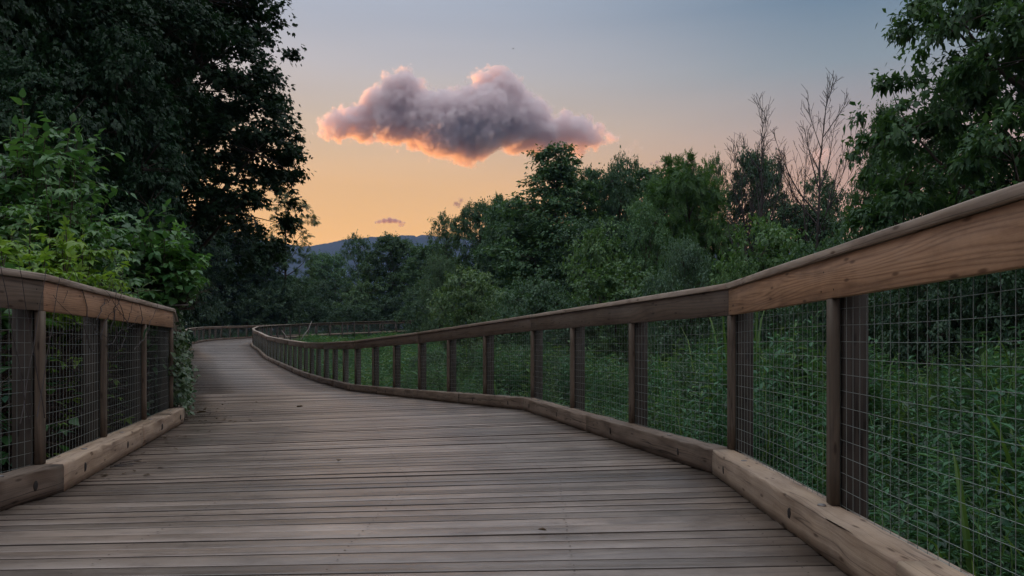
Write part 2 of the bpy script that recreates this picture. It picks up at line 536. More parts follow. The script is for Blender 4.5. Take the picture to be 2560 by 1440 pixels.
deck = MB()
for k in range(NSEG):
    Lm = (np.linalg.norm(RST[k + 1] - RST[k]) + np.linalg.norm(LST[k + 1] - LST[k])) / 2
    n = int(round(Lm / 0.141))
    for q in range(n):
        f0, f1 = q / n, (q + 1) / n
        l0, l1 = lerp(LST[k], LST[k + 1], f0), lerp(LST[k], LST[k + 1], f1)
        r0, r1 = lerp(RST[k], RST[k + 1], f0), lerp(RST[k], RST[k + 1], f1)
        u = unit(r0 - l0)
        e0, e1 = 0.20 + rng.uniform(-.012, .012), 0.20 + rng.uniform(-.012, .012)
        l0, l1 = l0 - u * e0, l1 - u * e0
        r0, r1 = r0 + u * e1, r1 + u * e1
        w = np.linalg.norm(l1 - l0)
        g = rng.uniform(0.003, 0.0075) if rng.random() < .7 else rng.uniform(.008, .012)
        dz = rng.uniform(-0.003, 0.003)
        cup = rng.uniform(-0.002, 0.0025)
        tl = rng.normal(0, 0.0022)
        rings, us = [], []
        ns = 7 if k < 5 else 3
        Lw = np.linalg.norm(r0 - l0)
        wob = rng.uniform(-0.0012, 0.0012, ns)
        for s in range(ns):
            v = s / (ns - 1)
            p0, p1 = lerp(l0, r0, v), lerp(l1, r1, v)
            c = unit(p1 - p0)
            ww = np.linalg.norm(p1 - p0)
            prof = [(g, -.036), (g, -.006), (g + .0035, -.0012), (g + .010, 0), (ww * .3, cup), (ww * .5, cup * 1.3), (ww * .7, cup), (ww - g - .010, 0), (ww - g - .0035, -.0012), (ww - g, -.006), (ww - g, -.036)]
            rings.append(np.array([p0 + c * a_ + np.array([0, 0, b_ + dz + wob[s] + tl * (a_ / ww - .5) * 2]) for a_, b_ in prof]))
            us.append(v * Lw)
        m0 = len(deck.M)
        deck.loft(rings, us, u0=rng.uniform(0, 50))
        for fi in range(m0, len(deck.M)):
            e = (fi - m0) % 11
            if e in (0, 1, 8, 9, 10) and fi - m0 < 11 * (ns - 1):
                deck.M[fi] = 1          # unbleached sawn edges, painted extra dark so the gaps read as shaded
# screw heads over the joists, two to a board
for k in range(1, 5):
    Lm = (np.linalg.norm(RST[k + 1] - RST[k]) + np.linalg.norm(LST[k + 1] - LST[k])) / 2
    n = int(round(Lm / 0.141))
    for q in range(n):
        for jf in (.035, .26, .5, .74, .965):
            for e in (.27, .73):
                f = (q + e) / n
                p = lerp(lerp(LST[k], LST[k + 1], f), lerp(RST[k], RST[k + 1], f), jf + rng.normal(0, .0012))
                r_ = rng.uniform(.004, .006)
                b0 = len(deck.V)
                for a_ in range(6):
                    deck.V.append((p[0] + r_ * math.cos(a_ * 1.047), p[1] + r_ * math.sin(a_ * 1.047), p[2] + .0062))
                deck.face([b0 + a_ for a_ in range(6)], [(0, 0)] * 6, 1)
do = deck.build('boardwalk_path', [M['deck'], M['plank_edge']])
tag(do, 'weathered grey plank boardwalk curving away into the woods', 'boardwalk', None, 'structure')

# ------------------------------------------------------------------ railings


def make_railing(ST, sgn, label, name='mesh_railing'):
    root = empty(name, tuple(ST[2]), label=label, cat='railing', group='railings of the boardwalk')
    inv = -np.array(ST[2])
    rg = np.random.default_rng(21 if sgn > 0 else 22)
    nrm = []
    for k in range(NSEG):
        d = ST[k + 1] - ST[k]
        nn = unit(np.array([d[1], -d[0], 0.0])) * sgn
        nrm.append(nn)
    mit = []
    for k in range(NSEG + 1):
        a_, b_ = nrm[max(k - 1, 0)], nrm[min(k, NSEG - 1)]
        mit.append((a_ + b_) / (1 + float(a_ @ b_)))
    up = np.array([0, 0, 1.0])

    def P(k, f, t, z):
        return lerp(ST[k] + mit[k] * t, ST[k + 1] + mit[k + 1] * t, f) + up * z + inv

    def beam(mb, k, f0, f1, prof, ns, jit=0.0, gap=0.0015, mask=None, u0=None):
        L = np.linalg.norm(ST[k + 1] - ST[k])
        rings, us = [], []
        fs = np.linspace(f0 + gap / L, f1 - gap / L, ns + 1)
        for i, f in enumerate(fs):
            ring = []
            for j, (t_, z_) in enumerate(prof):
                jj_ = jit if (mask is None or j in mask) else jit * 0.2
                e = rg.normal(0, jj_, 2) if 0 < i < ns else (0, 0)
                ring.append(P(k, f, t_ + e[0], z_ + e[1]))
            ring = np.array(ring)
            rings.append(ring if sgn > 0 else ring[::-1])
            us.append(f * L)
        mb.loft(rings, us, u0=rg.uniform(0, 60) if u0 is None else u0)

    def disc(mb, c, ax, r, h, m, n=10, ell=1.0):
        ax = unit(ax)
        a_ = unit(np.cross(ax, np.array([0.1, 0.2, 1.0]))) if abs(ax[2]) < .9 else np.array([1.0, 0, 0])
        b_ = np.cross(ax, a_)
        r0 = np.array([c + r * (math.cos(2 * math.pi * q / n) * a_ * 1.0 + math.sin(2 * math.pi * q / n) * b_ * ell) for q in range(n)])
        r1 = np.array([c + ax * h + r * .8 * (math.cos(2 * math.pi * q / n) * a_ + math.sin(2 * math.pi * q / n) * b_ * ell) for q in range(n)])
        mb.loft([r0, r1], [0, h], m=m)

    for k in range(NSEG):
        L = np.linalg.norm(ST[k + 1] - ST[k])
        near = k < 5
        glow_lit = (k <= 1) if sgn > 0 else (k == 2)  # lengths facing the glow take the timber with light painted in
        # cap board (38 x 190)
        mb = MB()
        beam(mb, k, 0, 1, [(.0975, 1.262), (.096, 1.2635), (.096, 1.2965), (.0995, 1.30), (.2825, 1.30), (.286, 1.2965), (.286, 1.262)], 18 if near else 3, .0008)
        mb.build('cap_board', M['cap'], root)
        # face board (38 x 184), hangs on the inner side of the posts
        mb = MB()
        beam(mb, k, 0, 1, [(.117, 1.082), (.114, 1.085), (.114, 1.255), (.117, 1.258), (.150, 1.258), (.153, 1.255), (.153, 1.085), (.150, 1.082)], 18 if near else 3, .0007)
        if near:
            for fb in (.012, .325, .345, .655, .675, .988):
                for zb in (1.115, 1.20):
                    disc(mb, P(k, fb + rg.normal(0, .003), .1145, zb + rg.normal(0, .008)), -mit[k], .005, .0012, 1, 8)
        o = mb.build('rail_board', [M['rail_lit' if glow_lit else 'rail'], M['hole']], root)
        # kerb beams: two lengths per bent spacing, bolted down
        for q in range(2):
            mb = MB()
            f0, f1 = q * .5, q * .5 + .5
            beam(mb, k, f0, f1, [(.002, .004), (0.0, .06), (0, .152), (.0025, .163), (.008, .1685), (.141, .170), (.148, .166), (.150, .158), (.150, .004)], 22 if near else 3, .0035 if near else .001, gap=.002, mask=(1, 2, 3, 4, 5))
            if k < 9:
                for fb in ((f0 + .1, f1 - .13) if q == 0 else (f0 + .2, f1 - .06)):
                    disc(mb, P(k, fb, .001, .085), -mit[k] * 1.0, .021, .004, 2, 12, 1.5)
                for fb in (f0 + .16, f1 - .1):
                    disc(mb, P(k, fb, .075, .1695), up, .020, .006, 1, 12)
            mb.build('kerb_beam', [M['kerb_lit' if glow_lit else 'kerb'], M['bolt'], M['hole']], root)
        # edge board outside the wire, cut between the posts
        for bay in range(3):
            f0, f1 = bay / 3, (bay + 1) / 3
            hw = .055 / L
            mb = MB()
            beam(mb, k, f0 + hw, f1 - hw, [(.168, .02), (.168, .150), (.202, .150), (.202, .02)], 1)
            mb.build('edge_board', M['cap'], root)
            # wire panel
            mb = MB()
            nv = max(3, int(round(L / 3 / .072)))
            zs = np.arange(.10, 1.20, .072)
            r_ = .0013
            bow = rg.uniform(-.012, .012)
            slack = rg.uniform(-.01, .01)

            def wob(f, z):
                s = math.sin(math.pi * f)
                return .1585 + s * bow * math.sin((z - .1) * 2.8) * .35, z + slack * s
            for v in range(nv + 1):
                f = (v + .5) / (nv + 1)
                pts = []
                for z in np.linspace(.09, 1.22, 6 if near else 2):
                    t_, z_ = wob(f, z)
                    pts.append(P(k, lerp(f0, f1, f), t_, z_))
                mb.tube(pts, [r_] * len(pts), 3, caps=False)
            for z in zs:
                pts = []
                for f in np.linspace(0, 1, 9 if near else 2):
                    t_, z_ = wob(f, z)
                    pts.append(P(k, lerp(f0, f1, f), t_ + .0015, z_))
                mb.tube(pts, [r_] * len(pts), 3, caps=False)
            mb.build('wire_panel', M['wire'], root)
            # post outside the wire and batten inside it
            f = f0
            d = unit(ST[k + 1] - ST[k])
            d = unit(np.array([d[0], d[1], 0]))
            for nm, t0, t1, hw_, z0, z1 in (('post', .1655, .272, .046, -2.2, 1.2605), ('batten', .1165, .1535, .034, .172, 1.0805)):
                mb = MB()
                c0 = P(k, f, 0, 0)
                nn = unit(mit[k]) if bay == 0 else nrm[k]
                dd = np.array([nn[1], -nn[0], 0]) * -1
                wx = rg.normal(0, .002, 8)
                ch = .004
                loop = [(-hw_ + ch, t0), (hw_ - ch, t0), (hw_, t0 + ch), (hw_, t1 - ch), (hw_ - ch, t1), (-hw_ + ch, t1), (-hw_, t1 - ch), (-hw_, t0 + ch)]
                if sgn > 0:
                    loop = loop[::-1]
                rings = []
                us = []
                for z in ((z0, z1) if not near else np.linspace(z0, z1, 6)):
                    rings.append(np.array([c0 + dd * a_ + nn * b_ + up * z for a_, b_ in loop]))
                    us.append(z)
                mb.loft(rings, us, u0=rg.uniform(0, 40))
                mb.build(nm, M[nm], root)
    return root


rail_r = make_railing(RST, 1, 'timber and wire railing sweeping in a long S curve round the green meadow')
rail_l = make_railing(LST, -1, 'timber and wire railing overgrown by shrubs, ivy climbing over its first bend')

# ------------------------------------------------------------------ leaves: templates and scattering
# a template is (verts (k,3), faces): x runs along the leaf, y across, z is the upper side


def tpl_merge(parts):
    V, Fc = [], []
    o = 0
    for v, f in parts:
        V.append(np.asarray(v, float))
        Fc += [tuple(i + o for i in q) for q in f]
        o += len(v)
    return np.concatenate(V), Fc


def rot2(v, a):
    c, s = math.cos(a), math.sin(a)
    v = np.array(v, float)
    return np.stack([v[:, 0] * c - v[:, 1] * s, v[:, 0] * s + v[:, 1] * c, v[:, 2]], 1)


def kite(l=1.0, w=.28, fold=.06, droop=-.1, at_=.42):
    return np.array([(0, 0, 0), (at_ * l, w * l, fold * l), (l, 0, droop * l), (at_ * l, -w * l, fold * l)]), [(0, 2, 1), (0, 3, 2)]


def broad_leaf(w=.30, droop=.22, fold=.07):
    xs = [0.0, .12, .38, .68, 1.0]
    ws = [0.0, .62, 1.0, .62, 0.0]
    V = []
    for x, q in zip(xs, ws):
        z = -droop * x * x
        if q == 0:
            V.append((x, 0, z))
        else:
            V += [(x, -w * q, z + fold * q), (x, 0, z), (x, w * q, z + fold * q)]
    Fc = [(0, 2, 1), (0, 3, 2), (1, 2, 5, 4), (2, 3, 6, 5), (4, 5, 8, 7), (5, 6, 9, 8), (7, 8, 10), (8, 9, 10)]
    return np.array(V, float), Fc


def maple_leaf():
    ps = []
    for a_, l in ((-1.25, .62), (-.6, .85), (0, 1.0), (.6, .85), (1.25, .62)):
        v, f = kite(l, .22, .03, -.12, .5)
        ps.append((rot2(v, a_), f))
    return tpl_merge([ps[0], ps[2], ps[4], ps[1], ps[3]])


def maple_small():
    ps = []
    for a_, l in ((-.75, .85), (0, 1.0), (.75, .85)):
        v, f = kite(l, .26, .03, -.12, .5)
        ps.append((rot2(v, a_), f))
    return tpl_merge(ps)


def compound(n=6, wl=.30, ww=.24, droop=.35, ang=1.05):
    """A pinnate leaf: n pairs of leaflets and one at the tip."""
    ps = []
    for i in range(n):
        x = .16 + .78 * i / n
        s = wl * (0.75 + .5 * math.sin(math.pi * (i + .8) / (n + 1)))
        for sg in (-1, 1):
            v, f = kite(s, ww, .02, -.16)
            v = rot2(v, sg * (ang - .25 * i / n))
            ps.append((v + np.array([x, 0, -droop * x * x]), f))
    v, f = kite(wl * .9, ww, .02, -.12)
    ps.append((v + np.array([.90, 0, -droop * .81]), f))
    return tpl_merge(ps)


def scatter(tpl, P, A, Nn, S):
    """One mesh's arrays: the template at points P, x along A, z near Nn, size S."""
    V, Fc = tpl
    A = A / (np.linalg.norm(A, axis=1, keepdims=True) + 1e-9)
    B = np.cross(Nn, A)
    B /= (np.linalg.norm(B, axis=1, keepdims=True) + 1e-9)
    C = np.cross(A, B)
    S = np.asarray(S)[:, None, None]
    out_ = P[:, None, :] + S * (V[None, :, 0:1] * A[:, None, :] + V[None, :, 1:2] * B[:, None, :] + V[None, :, 2:3] * C[:, None, :])
    n, k = len(P), len(V)
    fl = np.concatenate([np.array(f) for f in Fc])
    cnt = np.array([len(f) for f in Fc])
    loops = (np.arange(n)[:, None] * k + fl[None, :]).ravel()
    return out_.reshape(-1, 3), loops, np.tile(cnt, n)


def leaf_mesh(name, sets, mats):
    """sets: list of (V, loops, counts, material index)"""
    Vs, Ls, Cs, Ms, o = [], [], [], [], 0
    for V, l, c, mi in sets:
        Vs.append(V)
        Ls.append(l + o)
        Cs.append(c)
        Ms.append(np.full(len(c), mi))
        o += len(V)
    me = mesh_np(name, np.concatenate(Vs), np.concatenate(Ls), np.concatenate(Cs), None, False, np.concatenate(Ms))
    for mt in mats:
        me.materials.append(mt)
    return me


def runit(rg, n):
    v = rg.normal(size=(n, 3))
    return v / np.linalg.norm(v, axis=1, keepdims=True)


def bezier(p0, p1, p2, n):
    t = np.linspace(0, 1, n)[:, None]
    return (1 - t) ** 2 * p0 + 2 * t * (1 - t) * p1 + t * t * p2


def make_tree(seed, H, R, base, profile, nl, lobe, per_lobe, per_clump, clump, tpl, size, leafm, trunk_r=.2, lean=0.0, droop=.45, spray=.35, gap=.0, nsub=None, zflat=.5, fill=.15, scat=.55):
    """(crown mesh, trunk mesh). The crown is a set of lobes round a branched stem; each lobe carries leaf clumps on its outside, each clump leaf
    sprays; profile(t) is the crown radius between its base (0) and top (1)."""
    rg = np.random.default_rng(seed)
    tb = MB()
    top = np.array([lean * H, 0, H * .93])
    tp = bezier(np.zeros(3), np.array([lean * H * .2 + rg.uniform(-.3, .3), rg.uniform(-.3, .3), H * .5]), top, 9)
    tp[0, 2] = -.6
    tb.tube(list(tp), list(trunk_r * (1.15 - np.linspace(0, 1, 9)) ** 1.1 * np.array([1.35] + [1] * 8)), 8)

    def on_trunk(z):
        i = np.interp(z, tp[:, 2], np.arange(9))
        j = int(min(7, i))
        return lerp(tp[j], tp[j + 1], i - j)
    lobes = []
    for i in range(nl):
        t_ = (i + rg.uniform(.2, .8)) / nl
        r_ = profile(t_) * R
        a_ = i * 2.39996 + rg.uniform(-.5, .5)
        lr = lobe * R * rg.uniform(.75, 1.3) * (.3 + .7 * min(1, profile(t_) * 1.3))
        q = max(0.0, r_ - lr * .7) * rg.uniform(.45, 1.08)
        z_ = base + (H - base) * t_
        c = on_trunk(z_) * np.array([1, 1, 0]) + np.array([q * math.cos(a_), q * math.sin(a_), min(z_, H - lr * .55)])
        lobes.append((c, np.array([lr, lr, lr * rg.uniform(.6, .85)])))
    PP, AA, NN, SS = [], [], [], []
    twigs = []
    for li, (c, rr) in enumerate(lobes):
        st = on_trunk(max(base * .7, c[2] - rr[0] * 1.2 - .15 * np.linalg.norm(c[:2])))
        mid = lerp(st, c, .5) + np.array([0, 0, -.12 * np.linalg.norm(c - st)])
        bp = bezier(st, mid, c, 6)
        r0 = trunk_r * rg.uniform(.28, .45)
        tb.tube(list(bp), list(np.linspace(r0, r0 * .3, 6)), 5, caps=False)
        nc = int(per_lobe * (rr[0] / (lobe * R)) ** 1.6) + 3
        dirs = runit(rg, nc)
        dirs[:, 2] = np.abs(dirs[:, 2]) * np.where(rg.random(nc) < .72, 1, -.6)
        dirs /= np.linalg.norm(dirs, axis=1, keepdims=True)
        rad = np.where(rg.random(nc) < fill, rg.uniform(.25, .7, nc), rg.uniform(.78, 1.12, nc))
        cc = c + dirs * rr * rad[:, None]
        for j in range(nc):
            deep = 0
            for lj, (c2, r2) in enumerate(lobes):
                if lj != li and np.linalg.norm((cc[j] - c2) / r2) < .72:
                    deep = 1
                    break
            if deep and rg.random() < .75:
                continue
            if rg.random() < gap:
                continue
            o_ = unit(dirs[j] + np.array([0, 0, .15]))
            n = int(per_clump * rg.uniform(.55, 1.4))
            cr = clump * rg.uniform(.7, 1.3)
            # sprays: short twigs fanning out of the clump, leaves along each
            k = max(2, n // 9)
            sd = runit(rg, k) * .9 + o_ * .75
            sd[:, 2] *= zflat
            sd /= np.linalg.norm(sd, axis=1, keepdims=True)
            sl = cr * rg.uniform(.6, 1.5, k)
            w = rg.integers(0, k, n)
            f = rg.random(n) ** .7
            p = cc[j] + sd[w] * (sl[w] * f)[:, None] + rg.normal(0, cr * .13, (n, 3))
            p[:, 2] -= droop * .35 * cr * f * f
            ax = sd[w] * .7 + runit(rg, n) * .75 + np.array([0, 0, -droop])
            nn = np.array([0, 0, 1.0]) * .9 + o_ * .45 + runit(rg, n) * scat
            PP.append(p)
            AA.append(ax)
            NN.append(nn)
            SS.append(size * rg.uniform(.65, 1.3, n))
            if rg.random() < .5:
                tb.tube([c, lerp(c, cc[j], .6) + rg.normal(0, .05, 3), cc[j] + sd[0] * sl[0] * .7], [r0 * .28, r0 * .16, r0 * .05], 3, caps=False)
    P_, A_, N_, S_ = (np.concatenate(x) for x in (PP, AA, NN, SS))
    V, l, c = scatter(tpl, P_, A_, N_, S_)
    crown = leaf_mesh('crown', [(V, l, c, 0)], [leafm])
    tm = mesh_np('trunk', tb.V, tb.L, tb.C, tb.U, True)
    tm.materials.append(M['bark'])
    return crown, tm


def dome(t_):
    return math.sqrt(max(.02, 1 - ((t_ - .45) / .62) ** 2))


def cone(t_):
    return (1 - t_) ** .78 * .95 + .05


def egg(t_):
    return math.sin(math.pi * min(1, t_ * .88 + .14)) ** .6


def tall(t_):
    return .35 + .65 * math.sin(math.pi * (t_ * .8 + .15))


def plant(name, meshes, loc, rz, s, label, cat, group, col=(1, 1, 1, 1)):
    crown, stem = meshes
    r = empty(name, loc, rz, label=label, cat=cat, group=group)
    c = bpy.data.objects.new('crown', crown)
    s_ = bpy.data.objects.new('trunk' if cat == 'tree' else 'stem', stem)
    for o in (c, s_):
        COL.objects.link(o)
        o.parent = r
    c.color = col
    r.scale = s
    return r

# ------------------------------------------------------------------ trees
PROTO = {
    'maple': make_tree(3, 14, 5.0, 4.7, egg, 34, .36, 34, 120, .58, maple_small(), .14, M['maple'], .28, droop=.3, gap=.08, zflat=.2, scat=.35),
    'maple_low': make_tree(4, 11, 4.6, .9, egg, 24, .40, 30, 95, .58, maple_small(), .16, M['maple'], .24, droop=.35, gap=.06, zflat=.2, scat=.35),
    'round': make_tree(7, 11, 4.2, .8, dome, 30, .38, 26, 72, .56, kite(1, .3), .23, M['wood_leaf'], .2, gap=.05, zflat=.35),
    'peak': make_tree(8, 13, 5.2, .6, cone, 36, .29, 24, 74, .6, kite(1, .3), .22, M['wood_leaf'], .24, gap=.06, zflat=.35),
    'loose': make_tree(9, 11, 3.8, 1.6, tall, 18, .36, 20, 52, .62, kite(1, .26), .24, M['wood_leaf'], .17, lean=.05, gap=.22),
    'lacy': make_tree(19, 16, 4.2, 5.5, tall, 18, .28, 9, 15, .6, compound(4, .4, .2, .3, 1.1), .42, M['wood_leaf'], .2, gap=.3, zflat=.3),
    'sumac': make_tree(10, 9, 4.0, 1.0, dome, 20, .34, 14, 34, .6, compound(5, .36, .17, .3, 1.2), .46, M['walnut'], .16, droop=.3, gap=.12),
    'walnut': make_tree(12, 12, 5.0, 1.0, egg, 40, .27, 20, 92, .62, kite(1, .30, .04, -.15), .225, M['walnut'], .26, lean=-.02, droop=.35, gap=.2, zflat=.16, scat=.35),
    'bush': make_tree(14, 3.6, 2.3, .1, dome, 14, .46, 20, 46, .36, kite(1, .3), .15, M['shrub'], .05, gap=.04),
    'willow': make_tree(15, 5.0, 2.2, .2, tall, 14, .42, 20, 55, .42, kite(1, .16), .17, M['shrub'], .07, gap=.08, droop=.3),
    'layered': make_tree(16, 4.6, 2.6, .3, dome, 15, .40, 14, 40, .50, kite(1, .34), .20, M['shrub'], .07, gap=.10, zflat=.2, droop=.25),
}
TG_R = 'trees along the far side of the meadow'
TG_L = 'trees left of the boardwalk'
SG_R = 'shrubs at the foot of the meadow trees'
TR = random.Random(4)


def put(proto, px, top, d, halfw, label, group, cat='tree', col=(1, 1, 1), name=None, rz=None, sink=0.0, H=None):
    """Stand a copy where its crown fills the photo's outline: centre px, top row, half width in px, at depth d."""
    crown, _ = PROTO[proto]
    co = np.empty(len(crown.vertices) * 3, dtype=np.float32)
    crown.vertices.foreach_get('co', co)
    co = co.reshape(-1, 3)
    hz = np.percentile(co[:, 2], 99.7)
    hr = np.percentile(np.hypot(co[:, 0], co[:, 1]), 95)
    x = (px - CX) / F * d
    zg = float(ground_z(x, d)) - sink
    top_z = EYE + (YH - top) / F * d
    sz = (top_z - zg) / hz
    sx = halfw / F * d / hr
    nm = name or ('woodland_tree' if cat == 'tree' else 'woodland_shrub')
    return plant(nm, PROTO[proto], (x, d, zg), TR.uniform(0, 6.28) if rz is None else rz, (sx, sx, sz), label, cat, group, (*col, 1))


T = [
    # proto, px, top, d, half width, colour, label
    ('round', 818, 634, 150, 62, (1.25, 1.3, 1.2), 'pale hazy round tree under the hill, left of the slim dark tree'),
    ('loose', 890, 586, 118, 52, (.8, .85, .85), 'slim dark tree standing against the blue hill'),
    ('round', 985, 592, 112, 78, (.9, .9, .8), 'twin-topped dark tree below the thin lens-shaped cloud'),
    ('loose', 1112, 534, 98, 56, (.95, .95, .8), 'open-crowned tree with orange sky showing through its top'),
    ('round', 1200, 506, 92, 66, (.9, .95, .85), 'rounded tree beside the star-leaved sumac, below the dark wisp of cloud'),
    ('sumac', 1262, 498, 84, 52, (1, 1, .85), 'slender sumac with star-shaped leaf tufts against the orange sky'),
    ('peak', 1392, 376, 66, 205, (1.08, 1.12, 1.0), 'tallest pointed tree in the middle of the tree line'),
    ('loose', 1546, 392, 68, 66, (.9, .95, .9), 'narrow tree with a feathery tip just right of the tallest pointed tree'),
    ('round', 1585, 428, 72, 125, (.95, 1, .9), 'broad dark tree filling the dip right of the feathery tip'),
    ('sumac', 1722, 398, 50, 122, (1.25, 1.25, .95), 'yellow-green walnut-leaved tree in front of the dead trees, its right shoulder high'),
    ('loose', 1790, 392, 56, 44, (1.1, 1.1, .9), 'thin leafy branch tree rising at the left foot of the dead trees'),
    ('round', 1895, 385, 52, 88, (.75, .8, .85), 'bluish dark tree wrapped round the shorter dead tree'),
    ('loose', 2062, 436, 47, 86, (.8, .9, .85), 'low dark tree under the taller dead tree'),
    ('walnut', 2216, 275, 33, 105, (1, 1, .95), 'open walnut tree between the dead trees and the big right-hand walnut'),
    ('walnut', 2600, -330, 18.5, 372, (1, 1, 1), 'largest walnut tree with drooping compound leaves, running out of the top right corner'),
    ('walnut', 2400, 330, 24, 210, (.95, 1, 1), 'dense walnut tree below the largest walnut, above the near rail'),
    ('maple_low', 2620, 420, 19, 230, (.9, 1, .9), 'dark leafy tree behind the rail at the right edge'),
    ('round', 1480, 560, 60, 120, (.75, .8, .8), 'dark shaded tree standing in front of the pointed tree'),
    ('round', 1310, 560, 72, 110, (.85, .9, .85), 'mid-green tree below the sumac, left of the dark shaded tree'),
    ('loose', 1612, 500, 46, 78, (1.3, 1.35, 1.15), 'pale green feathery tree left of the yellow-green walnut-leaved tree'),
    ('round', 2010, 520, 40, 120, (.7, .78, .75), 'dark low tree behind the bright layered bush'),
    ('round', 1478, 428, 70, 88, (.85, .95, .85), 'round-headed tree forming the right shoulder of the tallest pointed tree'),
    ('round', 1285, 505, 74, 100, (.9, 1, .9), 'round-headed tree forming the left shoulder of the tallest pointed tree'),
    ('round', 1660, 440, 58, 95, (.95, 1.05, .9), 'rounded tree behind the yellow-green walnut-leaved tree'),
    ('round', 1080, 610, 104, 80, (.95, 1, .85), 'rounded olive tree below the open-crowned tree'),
]
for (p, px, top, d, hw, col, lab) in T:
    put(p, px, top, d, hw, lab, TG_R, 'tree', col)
S = [
    ('layered', 1178, 672, 50, 98, (1.35, 1.3, 1.05), 'layered pale-topped shrub behind the low point of the railing'),
    ('willow', 1098, 636, 70, 52, (1.1, 1.1, 1.1), 'grey-green willow shrub left of the layered pale-topped shrub'),
    ('layered', 1500, 566, 46, 100, (1.15, 1.25, .85), 'bright-topped spreading shrub in the middle of the tree line'),
    ('layered', 1540, 660, 40, 135, (1.0, 1.1, .8), 'wide green shrub with flat tiers below the bright-topped one'),
    ('bush', 1340, 690, 46, 95, (.85, .95, .95), 'dark rounded shrub between the two tiered shrubs'),
    ('willow', 1722, 596, 36, 82, (1.05, 1.1, 1.25), 'silvery willow shrub left of the bright layered bush'),
    ('layered', 1915, 552, 30, 128, (1.1, 1.25, .8), 'bright green layered bush just above the bend in the near rail'),
    ('bush', 1668, 670, 34, 78, (.95, 1.0, 1.1), 'grey leafy shrub behind the rail left of its bend'),
    ('bush', 2080, 580, 26, 120, (.85, 1.0, .85), 'dark shrub right of the bright layered bush'),
    ('layered', 1845, 650, 27, 70, (1.1, 1.2, .85), 'small bright shrub peeping over the bend in the rail'),
    ('bush', 2290, 560, 20, 150, (.9, 1.05, .85), 'large dark shrub behind the near rail board'),
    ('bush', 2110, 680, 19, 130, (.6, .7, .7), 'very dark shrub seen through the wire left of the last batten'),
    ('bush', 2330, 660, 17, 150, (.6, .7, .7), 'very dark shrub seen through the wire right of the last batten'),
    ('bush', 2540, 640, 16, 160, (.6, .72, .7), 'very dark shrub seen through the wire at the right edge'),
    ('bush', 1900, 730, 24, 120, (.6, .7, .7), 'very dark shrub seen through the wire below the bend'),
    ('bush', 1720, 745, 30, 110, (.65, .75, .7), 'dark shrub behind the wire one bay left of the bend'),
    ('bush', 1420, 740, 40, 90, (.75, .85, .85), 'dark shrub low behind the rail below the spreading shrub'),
    ('bush', 1060, 700, 84, 62, (.9, .95, .95), 'shrub where the far railing disappears'),
    ('bush', 1250, 745, 55, 80, (.95, 1.0, .95), 'soft green shrub at the foot of the layered pale-topped shrub'),
    ('bush', 985, 738, 106, 60, (.8, .85, .9), 'low shrub behind the far railing below the twin-topped tree'),
    ('layered', 905, 704, 108, 66, (1.15, 1.15, 1), 'pale-topped shrub behind the far railing'),
    ('bush', 838, 690, 112, 70, (.6, .68, .7), 'dark cone-like shrub behind the far railing below the pale hazy tree'),
    ('bush', 905, 760, 103, 70, (.75, .82, .85), 'lowest dark shrub directly behind the far rail'),
    ('bush', 780, 745, 106, 62, (.7, .78, .8), 'shrub behind the far rail beside the lacy tree'),
    ('bush', 1155, 735, 74, 70, (.8, .86, .86), 'bluish shrub right of where the far railing disappears'),
]
for (p, px, top, d, hw, col, lab) in S:
    put(p, px, top, d, hw, lab, SG_R, 'shrub', col)

TLL = [
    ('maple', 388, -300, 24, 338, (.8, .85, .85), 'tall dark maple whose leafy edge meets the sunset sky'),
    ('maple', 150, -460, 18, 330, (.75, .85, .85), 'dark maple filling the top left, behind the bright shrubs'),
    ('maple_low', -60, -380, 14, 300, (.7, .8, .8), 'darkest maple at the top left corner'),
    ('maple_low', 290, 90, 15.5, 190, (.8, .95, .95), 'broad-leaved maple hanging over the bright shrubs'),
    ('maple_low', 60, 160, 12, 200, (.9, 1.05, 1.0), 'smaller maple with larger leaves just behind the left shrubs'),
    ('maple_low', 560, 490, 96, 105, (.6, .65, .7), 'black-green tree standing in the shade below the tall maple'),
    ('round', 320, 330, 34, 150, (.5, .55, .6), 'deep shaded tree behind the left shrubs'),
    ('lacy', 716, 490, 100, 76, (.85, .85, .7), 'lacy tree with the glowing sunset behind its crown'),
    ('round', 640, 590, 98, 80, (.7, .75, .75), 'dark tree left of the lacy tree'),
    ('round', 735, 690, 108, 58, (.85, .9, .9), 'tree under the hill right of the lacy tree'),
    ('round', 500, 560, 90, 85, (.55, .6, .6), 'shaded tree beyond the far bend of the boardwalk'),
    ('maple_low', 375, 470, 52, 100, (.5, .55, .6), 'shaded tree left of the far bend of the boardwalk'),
]
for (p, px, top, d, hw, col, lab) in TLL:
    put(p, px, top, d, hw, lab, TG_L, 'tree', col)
SL = [
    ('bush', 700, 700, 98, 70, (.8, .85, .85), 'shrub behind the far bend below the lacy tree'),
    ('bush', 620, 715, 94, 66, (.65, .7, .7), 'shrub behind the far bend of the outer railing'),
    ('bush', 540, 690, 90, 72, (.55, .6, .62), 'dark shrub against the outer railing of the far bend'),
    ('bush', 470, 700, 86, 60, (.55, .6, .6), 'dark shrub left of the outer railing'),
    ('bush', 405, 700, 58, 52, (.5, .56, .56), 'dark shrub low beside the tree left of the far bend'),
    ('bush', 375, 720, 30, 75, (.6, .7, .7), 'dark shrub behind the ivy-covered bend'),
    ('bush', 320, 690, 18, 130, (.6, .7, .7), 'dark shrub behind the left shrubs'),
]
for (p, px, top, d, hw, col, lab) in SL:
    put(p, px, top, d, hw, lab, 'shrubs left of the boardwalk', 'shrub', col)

# the two dead trees, bare and upright


